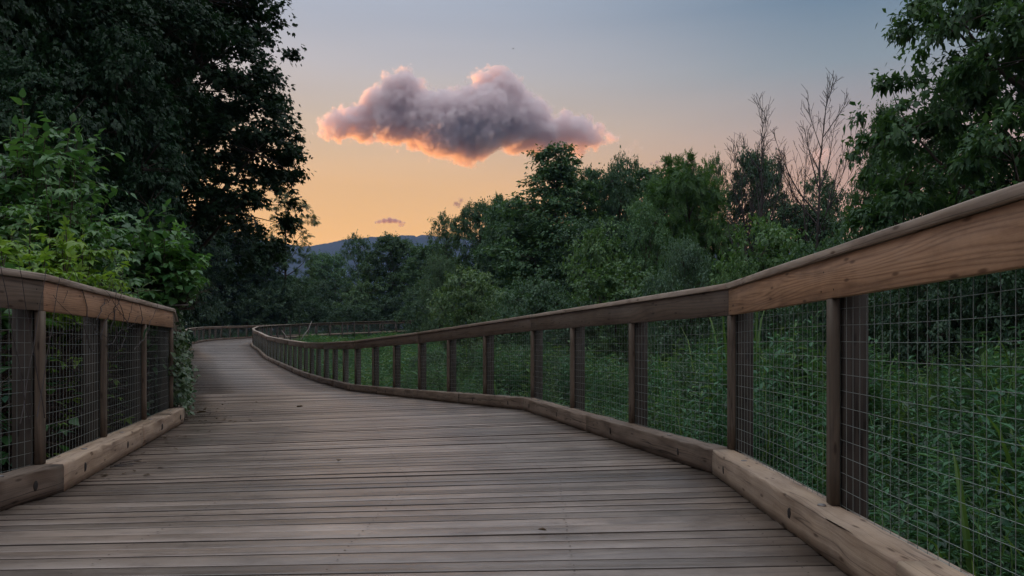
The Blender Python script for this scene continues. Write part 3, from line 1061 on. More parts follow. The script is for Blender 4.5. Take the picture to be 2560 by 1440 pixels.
def dead_tree(seed, H, lean, loc, label, limbs, fan):
    """A bare broom-like crown: one leader, long limbs sweeping up beside it, fine twigs."""
    rg = np.random.default_rng(seed)
    tb, twigs = MB(), MB()

    def shoot(mb, p, d, L, r, n, sides, wob=.05, up=.05):
        pts, rs, q, dd = [p], [r], p.copy(), unit(d)
        for i in range(n):
            dd = unit(dd + rg.normal(0, wob, 3) + np.array([0, 0, up]))
            q = q + dd * L / n
            pts.append(q.copy())
            rs.append(max(r * (1 - .88 * (i + 1) / n), .009))
        mb.tube(pts, rs, sides, caps=False)
        return pts, rs

    def pick(pts, f):
        i = min(int(f * (len(pts) - 1)), len(pts) - 2)
        return lerp(pts[i], pts[i + 1], f * (len(pts) - 1) - i), unit(pts[i + 1] - pts[i])

    def side(t_, ang):
        s_ = runit(rg, 1)[0]
        s_ = unit(s_ - t_ * float(s_ @ t_))
        return unit(t_ * math.cos(ang) + s_ * math.sin(ang))
    lead = list(bezier(np.array([0, 0, -.4]), np.array([-lean * H * .1, 0, H * .5]), np.array([lean * H, 0, H]), 15))
    for q in range(1, 14):
        lead[q] = lead[q] + rg.normal(0, .05, 3) * np.array([1, 1, 0])
    tb.tube(lead, list(np.maximum(H * .0105 * (1 - np.linspace(0, 1, 15) ** .8), .009)), 7, caps=False)
    for a_ in range(limbs):
        f = .25 + .70 * ((a_ + rg.random()) / limbs)
        p, t_ = pick(lead, f)
        L = (H * (1 - f) * rg.uniform(.7, 1.0) + .5) * fan
        r = H * .0105 * (1 - .85 * f) * rg.uniform(.4, .65)
        l2, _ = shoot(twigs, p, side(t_, rg.uniform(.35, .75)), L, r, 9, 4, .07, .11)
        for b_ in range(int(4 + L * 1.7)):
            f2 = rg.uniform(.2, .97)
            p2, t2 = pick(l2, f2)
            l3, _ = shoot(twigs, p2, side(t2, rg.uniform(.3, .7)), L * (1.1 - f2) * rg.uniform(.3, .6) + .15, max(r * (1 - f2) * .5, .008), 6, 3, .09, .07)
            for c_ in range(2):
                p3, t3 = pick(l3, rg.uniform(.3, .95))
                shoot(twigs, p3, side(t3, rg.uniform(.35, .7)), rg.uniform(.2, .55), .0095, 3, 3, .08, .05)
    r = empty('dead_tree', loc, 0, label=label, cat='tree', group='dead trees above the tree line')
    tb.build('trunk', M['deadwood'], r, True)
    twigs.build('branch', M['deadwood'], r, False)
    return r


def dead_at(seed, px, top, d, lean, label, limbs, fan):
    x = (px - CX) / F * d
    zg = float(ground_z(x, d))
    H = EYE + (YH - top) / F * d - zg
    dead_tree(seed, H, lean, (x, d, zg), label, limbs, fan)


dead_at(31, 1903, 238, 41, .005, 'shorter bare dead tree, slim and pointed', 18, .60)
dead_at(33, 2035, 188, 38, .045, 'taller bare dead tree with forked limbs', 17, .72)
dead_at(35, 1866, 340, 42, -.03, 'lowest bare dead stem on the left side of the shorter dead tree', 9, .7)

# ------------------------------------------------------------------ shrubs close behind the left railing


def leafy_shrub(seed, stems, tpl_l, size, leafm, spread, H, per, alt=.05, name='stem', tw=3, pairs=True, droop=.5, curve=.5):
    """Arching stems with side twigs, leaves set in pairs along every twig. Returns (crown, stem) meshes."""
    rg = np.random.default_rng(seed)
    tb = MB()
    PP, AA, NN, SS = [], [], [], []
    for s in range(stems):
        a_ = rg.uniform(0, 6.283)
        q = math.sqrt(rg.random()) * spread
        h = H * rg.uniform(.5, 1.0) * (1 - .35 * (q / spread) ** 2)
        p0 = np.array([q * .45 * math.cos(a_), q * .45 * math.sin(a_), -.2])
        p2 = np.array([q * math.cos(a_), q * math.sin(a_), h])
        p1 = np.array([p0[0] * 1.05, p0[1] * 1.05, h * .75])
        st = bezier(p0, p1, p2, 9)
        tb.tube(list(st), list(np.linspace(.014, .004, 9)), 4, caps=False)
        for w in range(tw + 1):
            if w == 0:
                tw_pts = st[5:]
            else:
                i = rg.integers(3, 8)
                d = unit(runit(rg, 1)[0] * np.array([1, 1, .35]) + np.array([0, 0, .25]))
                L = rg.uniform(.35, .8) * H * .22
                e = st[i] + d * L
                e[2] -= .12 * L
                tw_pts = bezier(st[i], lerp(st[i], e, .5) + np.array([0, 0, .12 * L]), e, 5)
                tb.tube(list(tw_pts), list(np.linspace(.006, .002, len(tw_pts))), 3, caps=False)
            m = len(tw_pts)
            for k in range(per):
                f = (k + .6) / per * (m - 1)
                i = min(int(f), m - 2)
                p = lerp(tw_pts[i], tw_pts[i + 1], f - i)
                t_ = unit(tw_pts[i + 1] - tw_pts[i])
                sd = unit(np.cross(t_, np.array([0, 0, 1.0])) + rg.normal(0, .15, 3))
                for sg in ((-1, 1) if pairs else (rg.choice([-1, 1]),)):
                    ax = t_ * .55 + sd * sg * .85 + rg.normal(0, .22, 3) + np.array([0, 0, -droop * .5])
                    PP.append(p)
                    AA.append(ax)
                    NN.append(np.array([0, 0, 1.0]) + rg.normal(0, .28, 3))
                    SS.append(size * rg.uniform(.6, 1.25) * (1 - .35 * k / per))
            PP.append(tw_pts[-1])
            AA.append(unit(tw_pts[-1] - tw_pts[-2]) + np.array([0, 0, -.2]))
            NN.append(np.array([0, 0, 1.0]) + rg.normal(0, .2, 3))
            SS.append(size * .7)
    return tpl_l, leafm, np.array(PP), np.array(AA), np.array(NN), np.array(SS), tb


TRIPLE = tpl_merge([(rot2(broad_leaf(.27, .35)[0] * .9, -1.05) + np.array([.12, 0, 0]), broad_leaf()[1]),
                    (rot2(broad_leaf(.27, .35)[0] * .9, 1.05) + np.array([.12, 0, 0]), broad_leaf()[1]),
                    (broad_leaf(.27, .4)[0] + np.array([.3, 0, 0]), broad_leaf()[1])])
KINDS = {
    'broad': dict(tpl_l=broad_leaf(.36, .28), size=.16, leafm=M['broad'], stems=105, per=5, tw=7, droop=.6),
    'bright': dict(tpl_l=TRIPLE, size=.105, leafm=M['bright'], stems=110, per=5, tw=7, droop=.45),
    'grey': dict(tpl_l=broad_leaf(.17, .12), size=.085, leafm=M['shrub'], stems=90, per=10, tw=6, droop=-.3),
    'box': dict(tpl_l=TRIPLE, size=.10, leafm=M['broad'], stems=85, per=5, tw=7, droop=.6),
}


def put_near(kind, px, top, d, halfw, label, col=(1, 1, 1), seed=0, ysq=1.0):
    x = (px - CX) / F * d
    zg = float(ground_z(x, d))
    H = EYE + (YH - top) / F * d - zg
    R = halfw / F * d
    kw = dict(KINDS[kind])
    tpl_l, leafm, P_, A_, N_, S_, tb = leafy_shrub(seed, kw.pop('stems'), kw.pop('tpl_l'), kw.pop('size'), kw.pop('leafm'), R * .9, H * .93, kw.pop('per'), **kw)
    # branches cut back over the deck, as they are along the path
    wx, wy, wz = P_[:, 0] + x, P_[:, 1] + d, P_[:, 2] + zg
    edge = np.interp(wy, LST[:, 1], LST[:, 0]) - .17
    keep = (wx < edge - .08) | ((wz > 1.36 + (wx - edge) * .8) & (wx < edge + .45))
    keep &= (wz > 1.05) | (np.random.default_rng(seed).random(len(wz)) < .03)
    V, l, c = scatter(tpl_l, P_[keep], A_[keep], N_[keep], S_[keep])
    crown = leaf_mesh('crown', [(V, l, c, 0)], [leafm])
    V_ = np.array(tb.V)
    ex = np.interp(V_[:, 1] + d, LST[:, 1], LST[:, 0]) - .25 - x
    V_[:, 0] = np.where(V_[:, 2] + zg < 1.36, np.minimum(V_[:, 0], ex), V_[:, 0])
    tm = mesh_np('stem', V_, tb.L, tb.C, tb.U, True)
    tm.materials.append(M['bark'])
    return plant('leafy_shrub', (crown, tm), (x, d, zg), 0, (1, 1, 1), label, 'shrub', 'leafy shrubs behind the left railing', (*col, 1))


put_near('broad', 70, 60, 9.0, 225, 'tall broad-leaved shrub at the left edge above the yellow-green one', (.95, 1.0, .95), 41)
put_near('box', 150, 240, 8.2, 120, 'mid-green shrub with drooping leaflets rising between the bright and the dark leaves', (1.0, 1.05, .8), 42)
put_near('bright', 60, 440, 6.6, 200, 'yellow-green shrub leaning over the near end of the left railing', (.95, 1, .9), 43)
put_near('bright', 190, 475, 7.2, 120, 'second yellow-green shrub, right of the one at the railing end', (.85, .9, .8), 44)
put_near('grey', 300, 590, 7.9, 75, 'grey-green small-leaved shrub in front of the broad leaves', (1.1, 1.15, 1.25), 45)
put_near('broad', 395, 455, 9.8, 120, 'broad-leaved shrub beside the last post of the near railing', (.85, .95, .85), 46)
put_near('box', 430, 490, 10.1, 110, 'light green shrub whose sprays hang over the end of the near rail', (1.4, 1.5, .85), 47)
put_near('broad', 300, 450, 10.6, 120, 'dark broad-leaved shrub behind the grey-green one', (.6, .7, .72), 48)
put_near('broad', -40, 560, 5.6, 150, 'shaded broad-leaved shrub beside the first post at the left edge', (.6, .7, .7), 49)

# ------------------------------------------------------------------ undergrowth behind the left wire (fern-like leaves)
rg = np.random.default_rng(51)
n = 2600
k = rg.integers(0, 3, n)
f = rg.random(n)
Lp = LST[k] * (1 - f)[:, None] + LST[k + 1] * f[:, None]
off = rg.uniform(.85, 2.8, n)
P_ = Lp + np.stack([-off, off * .1, rg.uniform(-.75, .75, n)], 1)
A_ = runit(rg, n) * np.array([1, 1, .45]) + np.array([.25, -.15, -.1])
N_ = np.array([0, 0, 1.0]) + runit(rg, n) * .5
V, l, c = scatter(compound(6, .3, .2, .4), P_, A_, N_, rg.uniform(.22, .5, n))
V2, l2, c2 = scatter(broad_leaf(), P_[:900] + rg.normal(0, .3, (900, 3)), A_[:900], N_[:900], rg.uniform(.08, .16, 900))
um = leaf_mesh('undergrowth', [(V, l, c, 0), (V2, l2, c2, 0)], [M['shrub']])
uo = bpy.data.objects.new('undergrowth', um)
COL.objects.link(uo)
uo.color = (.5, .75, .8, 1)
tag(uo, 'dim fern-like undergrowth behind the wire of the left railing', 'undergrowth', None, 'stuff')

# ------------------------------------------------------------------ ivy on the bend of the left railing
rg = np.random.default_rng(52)
PP, AA, NN, SS = [], [], [], []
ivs = MB()
for q in range(70):
    s = rg.uniform(3.2, 4.9) if q < 60 else rg.uniform(3.04, 3.2)
    k = int(s)
    f = s - k
    b0 = lerp(LST[k], LST[k + 1], f)
    d = unit(LST[k + 1] - LST[k])
    nn = unit(np.array([-d[1], d[0], 0]))
    pts = [b0 + nn * rg.uniform(.10, .3) + np.array([0, 0, -.1])]
    zt = rg.uniform(.5, 1.45)
    m_ = 9
    dx = 0.0
    for i in range(m_):
        dx += rg.normal(0, .07)
        z = zt * (i + 1) / m_
        tt = .13 + rg.normal(0, .05) - (.10 * rg.random() if rg.random() < .3 else 0)
        pts.append(b0 + d * dx + nn * tt + np.array([0, 0, z]))
    ivs.tube(pts, [.004] * len(pts), 3, caps=False)
    for i in range(m_):
        for j in range(rg.integers(6, 13)):
            p = lerp(pts[i], pts[i + 1], rg.random()) + rg.normal(0, .055, 3)
            PP.append(p)
            AA.append(rg.normal(0, 1, 3) * np.array([1, 1, .6]) + np.array([.3, -.4, -.5]))
            NN.append(-nn * .9 + np.array([0, -.3, .6]) + rg.normal(0, .4, 3))
            SS.append(rg.uniform(.045, .085))
V, l, c = scatter(broad_leaf(.4, .15), np.array(PP), np.array(AA), np.array(NN), np.array(SS))
ir = empty('ivy_vine', tuple(LST[3]), label='leafy ivy smothering the left railing where it bends out of sight', cat='vine')
im = leaf_mesh('foliage', [(V - LST[3], l, c, 0)], [M['ivy']])
io = bpy.data.objects.new('foliage', im)
COL.objects.link(io)
io.parent = ir
ivs.V = [tuple(np.array(v) - LST[3]) for v in ivs.V]
ivs.build('stem', M['bark'], ir)

# dry vine stems tangled on the near left rail
rg = np.random.default_rng(53)
dv = MB()
k = 2


def railp(f, t_, z):
    d = unit(LST[k + 1] - LST[k])
    nn = unit(np.array([-d[1], d[0], 0]))
    return lerp(LST[k], LST[k + 1], f) + nn * t_ + np.array([0, 0, z])


for q in range(15):
    f0 = rg.uniform(.22, .62)
    pts = []
    f, z, t_ = f0, rg.uniform(.8, 1.1), .10
    df, dz = rg.uniform(-.03, .03), rg.uniform(.01, .05)
    for i in range(12):
        f += df + rg.normal(0, .008)
        z += dz + rg.normal(0, .02)
        t_ = np.clip(t_ + rg.normal(0, .006), .085, .108) if z < 1.30 else t_ + .012
        if z > 1.38:
            dz = -abs(dz)
        pts.append(railp(f, t_, z))
    dv.tube(pts, list(np.linspace(.0038, .0014, 12)), 4, caps=False)
for q in range(4):
    f0 = -.01 - .03 * q
    pts = [railp(f0 + i * .012 * (1 if q % 2 else -1), .09, .45 + i * .11 + .02 * math.sin(i * 2 + q)) for i in range(9)]
    dv.tube(pts, list(np.linspace(.0035, .0015, 9)), 4, caps=False)
o = dv.build('dry_vine', M['deadwood'])
tag(o, 'tangled dry vine stems hanging over the near left rail board', 'vine')

# ------------------------------------------------------------------ the meadow inside the railing


def stem_plant_tpl(rg, n=20, h=1.0, ll=.15):
    ps = []
    sv = np.array([(-.004, 0, 0), (.004, 0, 0), (.002, 0, h), (-.002, 0, h)])
    ps.append((sv[:, [0, 1, 2]], [(0, 1, 2, 3)]))
    for i in range(n):
        f = .18 + .82 * i / n
        a_ = i * 2.4 + rg.uniform(-.4, .4)
        v, fc = kite(ll * (1.25 - .75 * f) * rg.uniform(.8, 1.2), .15, .02, -.28, .4)
        up_ = rg.uniform(.25, .8)
        v = np.stack([v[:, 0] * math.cos(up_) - v[:, 2] * math.sin(up_), v[:, 1], v[:, 0] * math.sin(up_) + v[:, 2] * math.cos(up_)], 1)
        v = rot2(v, a_) + np.array([0, 0, f * h])
        ps.append((v, fc))
    return tpl_merge(ps)


def grass_tpl(rg, n=9, h=1.0):
    ps = []
    for i in range(n):
        a_ = rg.uniform(0, 6.28)
        hh = h * rg.uniform(.5, 1.0)
        ln = rg.uniform(.15, .6) * hh
        w = .009
        pts = [(0, 0), (ln * .25, hh * .5), (ln * .65, hh * .85), (ln, hh * .95)]
        V = []
        for j, (x, z) in enumerate(pts):
            ww = w * (1, .9, .6, .1)[j]
            V += [(x, -ww, z), (x, ww, z)]
        v = rot2(np.array(V), a_) + np.array([rg.uniform(-.06, .06), rg.uniform(-.06, .06), 0])
        ps.append((v, [(0, 1, 3, 2), (2, 3, 5, 4), (4, 5, 7, 6)]))
    return tpl_merge(ps)


def upright(rg, P_, S_, tpl_, lean=.12):
    n = len(P_)
    a_ = rg.uniform(0, 6.283, n)
    A_ = np.stack([np.cos(a_), np.sin(a_), rg.normal(0, lean, n)], 1)
    Nn = np.stack([rg.normal(0, lean, n), rg.normal(0, lean, n), np.ones(n)], 1)
    # keep z up: the template's z is along Nn
    B = np.cross(Nn, A_)
    A2 = np.cross(B, Nn)
    return scatter(tpl_, P_, A2, Nn, S_)


def right_of_path(x, y, margin=.35):
    """Outside (right of) the inner railing, inside the far bend."""
    xr = np.interp(y, RST[:17, 1], RST[:17, 0])
    ok = x > xr + margin
    far = np.interp(x, RST[16:, 0], RST[16:, 1])
    return ok & (y < far - .4)


rg = np.random.default_rng(61)
sets = []
# close to the camera: leafy stems
n = 34000
x = rg.uniform(-5, 15, n)
y = rg.uniform(.8, 26, n)
den = .55 + .45 * np.sin(x * 1.7 + 2 * np.sin(y * .6)) * np.sin(y * 1.1)
m_ = right_of_path(x, y) & (rg.random(n) < den + .35) & (x < 3.2 + y * .75)
x, y = x[m_], y[m_]
xr = np.interp(y, RST[:17, 1], RST[:17, 0])
patch = np.sin(x * .9 + 1.3 * np.sin(y * .45)) * np.sin(y * .7 + .8 * np.sin(x * .6)) + .5 * np.sin(x * 2.3 + y * 1.7)
h = (.55 + .6 * smooth(.4, 3.5, x - xr)) * (1 + .42 * patch) * rg.uniform(.55, 1.3, len(x))
P_ = np.stack([x, y, ground_z(x, y) - .05], 1)
grp = rg.integers(0, 4, len(x))
for q in range(4):
    s_ = grp == q
    sets.append((*upright(rg, P_[s_], h[s_], stem_plant_tpl(rg, (28, 22, 36, 26)[q], 1.0, (.13, .18, .09, .15)[q])), (0, 0, 0, 2)[q]))
    s2 = s_ & (y > 10) & (q == 1)
    if s2.any():
        sets.append((*upright(rg, P_[s2] + np.array([.12, .1, 0]), h[s2] * 1.05, stem_plant_tpl(rg, 20, 1.0, .16)), 1))
# long grass mixed in
s_ = (rg.random(len(x)) < .10) & (patch > -.1)
sets.append((*upright(rg, P_[s_], h[s_] * rg.uniform(.8, 1.25, s_.sum()), grass_tpl(rg, 7)), 1))
# grass tufts along the railing
n = 1000
k = rg.integers(1, 8, n)
f = rg.random(n)
o_ = rg.uniform(.3, 1.5, n)
P_ = RST[k] * (1 - f)[:, None] + RST[k + 1] * f[:, None]
P_ = P_ + np.stack([o_ * .93, o_ * .35, np.zeros(n)], 1)
P_[:, 2] = ground_z(P_[:, 0], P_[:, 1]) - .03
for q in range(3):
    s_ = np.arange(n) % 3 == q
    sets.append((*upright(rg, P_[s_], rg.uniform(.3, .72, s_.sum()), grass_tpl(rg)), 1))
# farther away: coarser plants
n = 42000
x = rg.uniform(-22, 30, n)
y = rg.uniform(22, 92, n)
m_ = right_of_path(x, y) & (x < 8 + (y - 22) * .35)
x, y = x[m_], y[m_]
P_ = np.stack([x, y, ground_z(x, y) - .05], 1)
grp = rg.integers(0, 3, len(x))
hh = rg.uniform(.45, 1.05, len(x)) * (1 + .45 * np.sin(x * .8 + np.sin(y * .3)) * np.sin(y * .5))
for q in range(3):
    s_ = grp == q
    sets.append((*upright(rg, P_[s_], hh[s_], stem_plant_tpl(rg, 9, 1.0, .38)), (0, 1, 0)[q]))
M['grass'] = leaf_mat('grass_blades', (0.07, 0.16, 0.045, 1), (0.13, 0.24, 0.07, 1), .35)
mm = leaf_mesh('meadow_grass', sets, [M['meadow'], M['grass'], M['brush']])
mo = bpy.data.objects.new('meadow_grass', mm)
COL.objects.link(mo)
tag(mo, 'tall green meadow plants and grass beyond the right railing', 'meadow', None, 'stuff')

for (px, top, d, hw, col, lab) in [
    (1075, 872, 30, 62, (.9, 1, .95), 'brush clump in the meadow where the railing dips'),
    (1180, 868, 26, 58, (.75, .85, .85), 'dark brush clump in the meadow seen through the wire below the layered shrub'),
    (1290, 862, 23, 62, (.95, 1.05, .95), 'green brush clump in the meadow close behind the wire'),
    (1400, 880, 19, 60, (.75, .85, .8), 'dark brush clump in the meadow between two fence posts'),
    (1700, 905, 14, 70, (.85, .95, .9), 'leafy brush clump in the meadow two bays before the rail bend'),
]:
    put('bush', px, top, d, hw, lab, 'brush clumps in the meadow', 'shrub', col, 'meadow_shrub')

# rough growth beyond the left railing and behind the far bend
rg = np.random.default_rng(62)
n = 9000
x = rg.uniform(-44, 4, n)
y = rg.uniform(8, 112, n)
xl = np.interp(y, LST[:17, 1], LST[:17, 0])
far = np.interp(x, LST[17:, 0], LST[17:, 1], left=-99)
m_ = ((x < xl - .6) & (y < 80)) | ((y > far + .5) & (x > -27)) | ((x < -28.2))
x, y = x[m_], y[m_]
P_ = np.stack([x, y, ground_z(x, y) - .05], 1)
V, l, c = upright(rg, P_, rg.uniform(.5, 1.1, len(x)), stem_plant_tpl(rg, 9, 1.0, .38))
wm = leaf_mesh('weeds', [(V, l, c, 0)], [M['meadow']])
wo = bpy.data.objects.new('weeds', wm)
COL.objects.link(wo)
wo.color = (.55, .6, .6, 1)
tag(wo, 'dark weeds under the trees beyond the outer railing', 'weeds', None, 'stuff')

# pale dead branches standing in the meadow inside the bend


def stick(pts, r, label):
    mb = MB()
    base = np.array(pts[0])
    mb.tube([np.array(p) - base for p in pts], list(np.linspace(r, r * .4, len(pts))), 6)
    o = mb.build('dead_branch', M['palewood'])
    o.location = base
    tag(o, label, 'branch', 'pale dead branches in the meadow')


stick([at(752, 850, 52), at(764, 832, 52.2), at(772, 822, 52.3), at(779, 803, 52.5)], .035, 'longer pale dead branch leaning right in the meadow inside the far bend')
stick([at(722, 850, 50), at(712, 836, 50), at(704, 826, 50)], .03, 'shorter pale dead branch leaning left in the meadow inside the far bend')

# ------------------------------------------------------------------ litter on the deck
rg = np.random.default_rng(71)
n = 200
s = np.concatenate([rg.uniform(2.9, 6.5, 170), rg.uniform(2.0, 3, 30)])
k = s.astype(int)
f = (s - k)[:, None]
Lp = LST[k] * (1 - f) + LST[k + 1] * f
Rp = RST[k] * (1 - f) + RST[k + 1] * f
w = (rg.exponential(.055, n) + .004)[:, None]
P_ = Lp + (Rp - Lp) * np.clip(w, 0, .5) + np.array([0, 0, .008])
A_ = runit(rg, n) * np.array([1, 1, .12])
N_ = np.array([0, 0, 1.0]) + runit(rg, n) * .3
V, l, c = scatter(kite(1, .32, .12, .1), P_, A_, N_, rg.uniform(.025, .075, n))
lo = bpy.data.objects.new('leaf_litter', leaf_mesh('leaf_litter', [(V, l, c, 0)], [M['litter']]))
COL.objects.link(lo)
tag(lo, 'dry leaf litter blown along the left side of the deck', 'litter', None, 'stuff')


def fallen(px, py, size, label, seed):
    d = EYE * F / (py - YH)
    p = at(px, py, d)
    p[2] = .006
    rg = np.random.default_rng(seed)
    mb = MB()
    v, fc = broad_leaf(.32, -.15, .22)
    v = rot2(v * size, rg.uniform(0, 6.28)) + np.array([0, 0, .012])
    base = 0
    for fx in fc:
        pass
    mb.V = [tuple(q) for q in v]
    for fx in fc:
        mb.face(fx, [(0, 0)] * len(fx))
    o = mb.build('fallen_leaf', M['litter'])
    o.location = p
    tag(o, label, 'leaf', 'fallen leaves on the deck')


fallen(1367, 1336, .045, 'dark curled leaf lying alone on the right half of the deck', 1)
fallen(846, 1160, .06, 'dark curled leaf lying near the middle of the deck', 2)
fallen(490, 1037, .13, 'large dead leaf lying by the left kerb under the ivy', 3)
fallen(742, 1021, .11, 'dead leaf lying on the deck below the ivy bend', 4)
fallen(1100, 1005, .10, 'dead leaf lying near the right kerb at the low point', 5)

# a thin broken twig on the deck by the near kerbs
mb = MB()
for q, (px, py, a_, L) in enumerate([(285, 1168, .5, .22), (300, 1162, .9, .18), (275, 1172, .2, .15)]):
    d = EYE * F / (py - YH)
    p = at(px, py, d)
    p[2] = .012
    mb.tube([p, p + np.array([math.cos(a_) * L * .5, math.sin(a_) * L * .5, .006]), p + np.array([math.cos(a_ + .2) * L, math.sin(a_ + .2) * L, .002])], [.005, .004, .002], 5)
o = mb.build('twig', M['deadwood'])
tag(o, 'broken twig lying against the near left kerb', 'twig')

# ------------------------------------------------------------------ clouds: real volumes far off, lit by the sun from below the horizon


def cloud(name, blobs, d, label, dens, noise_amt=.85, nscale=3.2, depth=.8, lo=0.02, hi=.26, col=(.93, .90, .92), step=.35, seed=0, aniso=.45, flat=1.0, group='small clouds', billow=0.0, swirl=None):
    """blobs: (px, py, radius px[, depth offset px]) in photo pixels, built at distance d as one soft-edged volume."""
    rg = np.random.default_rng(seed)
    B = np.array([(b[0], b[1], b[2], b[3] if len(b) > 3 else rg.uniform(-.35, .35) * b[2]) for b in blobs], float)
    c = B[:, :2].mean(0)
    s = d / F
    ctr = at(c[0], c[1], d)
    # local units: 100 photo pixels
    U = 100.0
    Cs = np.stack([(B[:, 0] - c[0]) / U, B[:, 3] / U, -(B[:, 1] - c[1]) / U], 1)
    Rs = B[:, 2] / U
    m, t = new_mat(name + '_vapour')
    tcn = N(t, 'ShaderNodeTexCoord')
    P = tcn.outputs['Object']
    warp = N(t, 'ShaderNodeTexNoise')
    warp.inputs['Scale'].default_value = nscale * .55
    warp.inputs['Detail'].default_value = 3.0
    t.links.new(P, warp.inputs['Vector'])
    w1 = N(t, 'ShaderNodeVectorMath', operation='SUBTRACT')
    t.links.new(warp.outputs['Color'], w1.inputs[0])
    w1.inputs[1].default_value = (.5, .5, .5)
    w2 = N(t, 'ShaderNodeVectorMath', operation='MULTIPLY_ADD')
    t.links.new(w1.outputs[0], w2.inputs[0])
    wa = swirl if swirl is not None else .3 * min(1.0, float(Rs.max()) * 1.4)
    w2.inputs[1].default_value = (wa, wa, wa)
    t.links.new(P, w2.inputs[2])
    Q = w2.outputs[0]
    fld = None
    for cc, r in zip(Cs, Rs):
        dn = N(t, 'ShaderNodeVectorMath', operation='DISTANCE')
        t.links.new(Q, dn.inputs[0])
        dn.inputs[1].default_value = tuple(cc)
        v = math_node(t, 'MULTIPLY_ADD', dn.outputs['Value'], -1.0, r)      # signed depth inside the blob
        fld = v if fld is None else math_node(t, 'SMOOTH_MAX', fld, v, .12)
    n1 = N(t, 'ShaderNodeTexNoise')
    n1.inputs['Scale'].default_value = nscale
    n1.inputs['Detail'].default_value = 6.0
    n1.inputs['Roughness'].default_value = .64
    t.links.new(P, n1.inputs['Vector'])
    nz = math_node(t, 'MULTIPLY', math_node(t, 'SUBTRACT', n1.outputs['Fac'], .52), noise_amt)
    if billow:
        vo = N(t, 'ShaderNodeTexVoronoi', feature='SMOOTH_F1')
        vo.inputs['Scale'].default_value = billow
        vo.inputs['Smoothness'].default_value = .25
        vo.inputs['Detail'].default_value = 1.0
        vo.inputs['Roughness'].default_value = .45
        t.links.new(Q, vo.inputs['Vector'])
        nz = math_node(t, 'ADD', nz, math_node(t, 'MULTIPLY', math_node(t, 'SUBTRACT', .47, vo.outputs['Distance']), .22))
    tot = math_node(t, 'ADD', fld, nz)
    mr = N(t, 'ShaderNodeMapRange', interpolation_type='SMOOTHSTEP')
    mr.inputs[1].default_value, mr.inputs[2].default_value = lo, hi
    t.links.new(tot, mr.inputs[0])
    de = math_node(t, 'MULTIPLY', mr.outputs[0], dens / (U * s))
    pv = N(t, 'ShaderNodeVolumePrincipled')
    pv.inputs['Color'].default_value = (*col, 1)
    pv.inputs['Anisotropy'].default_value = aniso
    t.links.new(de, pv.inputs['Density'])
    o = N(t, 'ShaderNodeOutputMaterial')
    t.links.new(pv.outputs[0], o.inputs['Volume'])
    m.cycles.volume_step_rate = step
    # envelope: one closed lumpy hull round all blobs
    pts = []
    ic = []
    g = (1 + 5 ** .5) / 2
    k = np.arange(120) + .5
    ph, th = np.arccos(1 - 2 * k / 120), math.pi * (1 + 5 ** .5) * k
    sp = np.stack([np.cos(th) * np.sin(ph), np.sin(th) * np.sin(ph), np.cos(ph)], 1)
    import bmesh
    bm = bmesh.new()
    for cc, r in zip(Cs, Rs):
        for q in sp:
            bm.verts.new(tuple(cc + q * (r + .2 + .22 * noise_amt)))
    res = bmesh.ops.convex_hull(bm, input=bm.verts)
    bmesh.ops.delete(bm, geom=[v for v in bm.verts if not v.link_faces], context='VERTS')
    me = bpy.data.meshes.new(name)
    bm.to_mesh(me)
    bm.free()
    me.materials.append(m)
    ob = bpy.data.objects.new(name, me)
    COL.objects.link(ob)
    ob.location = ctr
    ob.scale = (U * s, U * s, U * s)
    tag(ob, label, 'cloud', group)
    return ob


BIG = [(818, 322, 30), (856, 316, 46), (905, 300, 60), (950, 262, 58), (1010, 242, 66), (985, 305, 68), (1060, 300, 84), (1110, 318, 92), (1165, 322, 92),
       (1215, 300, 92), (1218, 212, 44), (1250, 208, 46), (1262, 255, 72), (1300, 305, 84), (1355, 325, 66), (1405, 322, 56), (1450, 335, 48), (1492, 342, 34), (1524, 345, 20), (1470, 292, 17), (1330, 275, 40), (1080, 262, 46), (1135, 268, 50), (1180, 250, 40), (800, 322, 18), (1542, 346, 14), (1486, 272, 12), (1440, 370, 26), (1080, 360, 40), (1165, 372, 42)]
cloud('cloud', BIG, 4200.0, 'big mauve cumulus cloud with two humps and glowing orange edges', 14.0, seed=3, lo=.0, hi=.11, noise_amt=.74, nscale=5.4, step=.32, aniso=.45, billow=2.6, col=(.998, .952, .95), group='clouds in the evening sky')
cloud('cloud', [(938, 556, 4, 0), (948, 554, 6, 0), (960, 552, 8, 0), (974, 551, 9, 0), (988, 552, 8, 0), (1000, 555, 6, 0), (1012, 557, 4, 0), (1000, 565, 4, 0), (1008, 564, 3, 0)], 4600.0, 'thin lens-shaped pink cloud low over the hill', 30.0, noise_amt=.06, nscale=6, lo=.0, hi=.05, seed=4, aniso=0.0, col=(.90, .72, .68), step=.15, swirl=.04, group='clouds in the evening sky')
cloud('cloud', [(1140, 508, 9), (1152, 500, 9), (1148, 512, 6), (1165, 508, 4)], 4300.0, 'tiny dark wisp of cloud above the sumac', 14.0, aniso=0.0, col=(.6, .46, .46), noise_amt=.3, nscale=7, lo=.0, hi=.1, seed=5, group='clouds in the evening sky')
cloud('cloud', [(1628, 408, 6), (1642, 406, 7), (1618, 411, 4)], 4300.0, 'tiny grey streak of cloud above the yellow-green tree', 14.0, aniso=0.0, col=(.55, .46, .48), noise_amt=.15, nscale=8, lo=.0, hi=.08, seed=6, group='clouds in the evening sky')
cloud('cloud', [(1570, 372, 16), (1590, 356, 16), (1600, 372, 10), (1560, 390, 8)], 4300.0, 'faint pink shred of cloud right of the big cumulus', 1.6, noise_amt=.5, nscale=6, lo=.0, hi=.2, seed=7, group='clouds in the evening sky')
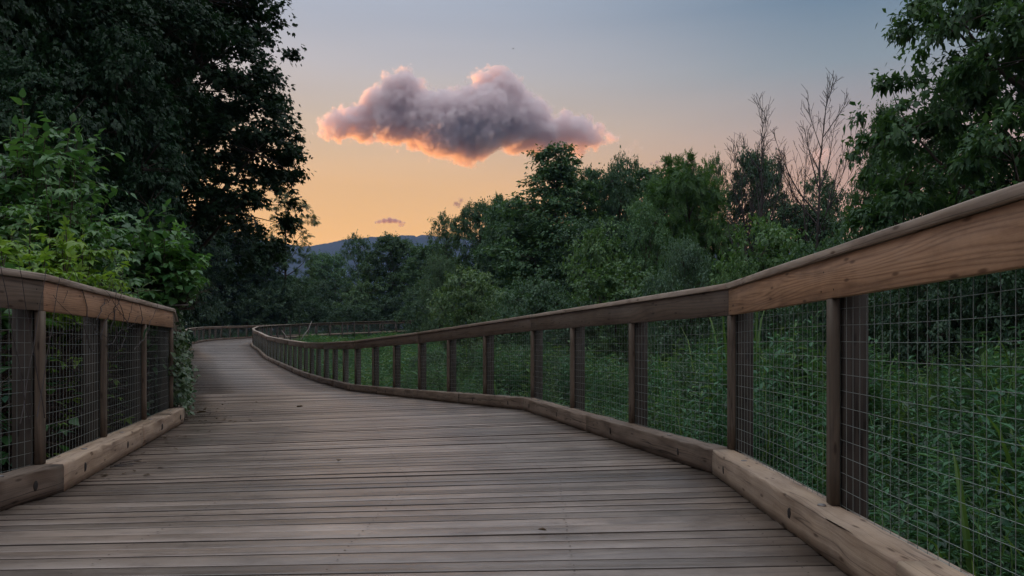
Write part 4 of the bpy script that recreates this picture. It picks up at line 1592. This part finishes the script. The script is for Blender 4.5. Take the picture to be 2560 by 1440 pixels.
cloud('cloud', [(2045, 392, 26), (2070, 380, 22), (2030, 410, 14), (1955, 385, 14)], 4300.0, 'pink glowing cloud behind the taller dead tree', 4.0, noise_amt=.5, nscale=5, lo=.0, hi=.2, seed=8, group='clouds in the evening sky')

# a bird crossing the sky
bd = MB()
pb = at(1283, 122, 90)
bd.tube([np.array((-.16, 0, 0)), np.array((-.08, 0, .012)), np.array((.02, 0, .015)), np.array((.10, 0, .01)), np.array((.14, 0, .012)), np.array((.18, 0, .0))], [.012, .035, .045, .03, .026, .004], 8)
for sg in (-1, 1):
    b0 = len(bd.V)
    for (xx, yy, zz) in ((.06, .02, .02), (.09, .18, .08), (.02, .40, .05), (-.06, .2, .07), (-.06, .02, .02)):
        bd.V.append((xx, sg * yy, zz))
    for (xx, yy, zz) in ((.06, .02, .01), (.09, .18, .07), (.02, .40, .045), (-.06, .2, .06), (-.06, .02, .01)):
        bd.V.append((xx, sg * yy, zz))
    bd.face([b0 + i for i in range(5)], [(0, 0)] * 5)
    bd.face([b0 + 9 - i for i in range(5)], [(0, 0)] * 5)
    for i in range(5):
        j = (i + 1) % 5
        bd.face([b0 + i, b0 + j, b0 + 5 + j, b0 + 5 + i], [(0, 0)] * 4)
bo = bd.build('bird', plain('dark_feathers', (.03, .03, .035, 1), .8), None, True)
bo.location = pb
bo.scale = (.55, .55, .55)
bo.rotation_euler = (0, 0, .6)
tag(bo, 'tiny dark bird flying high above the big cloud', 'bird')

# ------------------------------------------------------------------ the evening air
import bmesh
bm = bmesh.new()
bmesh.ops.create_cube(bm, size=1.0)
me = bpy.data.meshes.new('haze')
bm.to_mesh(me)
bm.free()
hz = bpy.data.objects.new('haze', me)
COL.objects.link(hz)
zt = HAZE_TOP
hz.scale = (13000, 9000, zt + 8)
hz.location = (0, -600, (zt - 8) / 2)
m, t = new_mat('evening_air')
pv = N(t, 'ShaderNodeVolumePrincipled')
pv.inputs['Color'].default_value = (.36, .60, 1.0, 1)
pv.inputs['Density'].default_value = HAZE
pv.inputs['Anisotropy'].default_value = 0.1
o = N(t, 'ShaderNodeOutputMaterial')
t.links.new(pv.outputs[0], o.inputs['Volume'])
me.materials.append(m)
tag(hz, 'thin blue evening haze over the valley', 'haze', None, 'stuff')
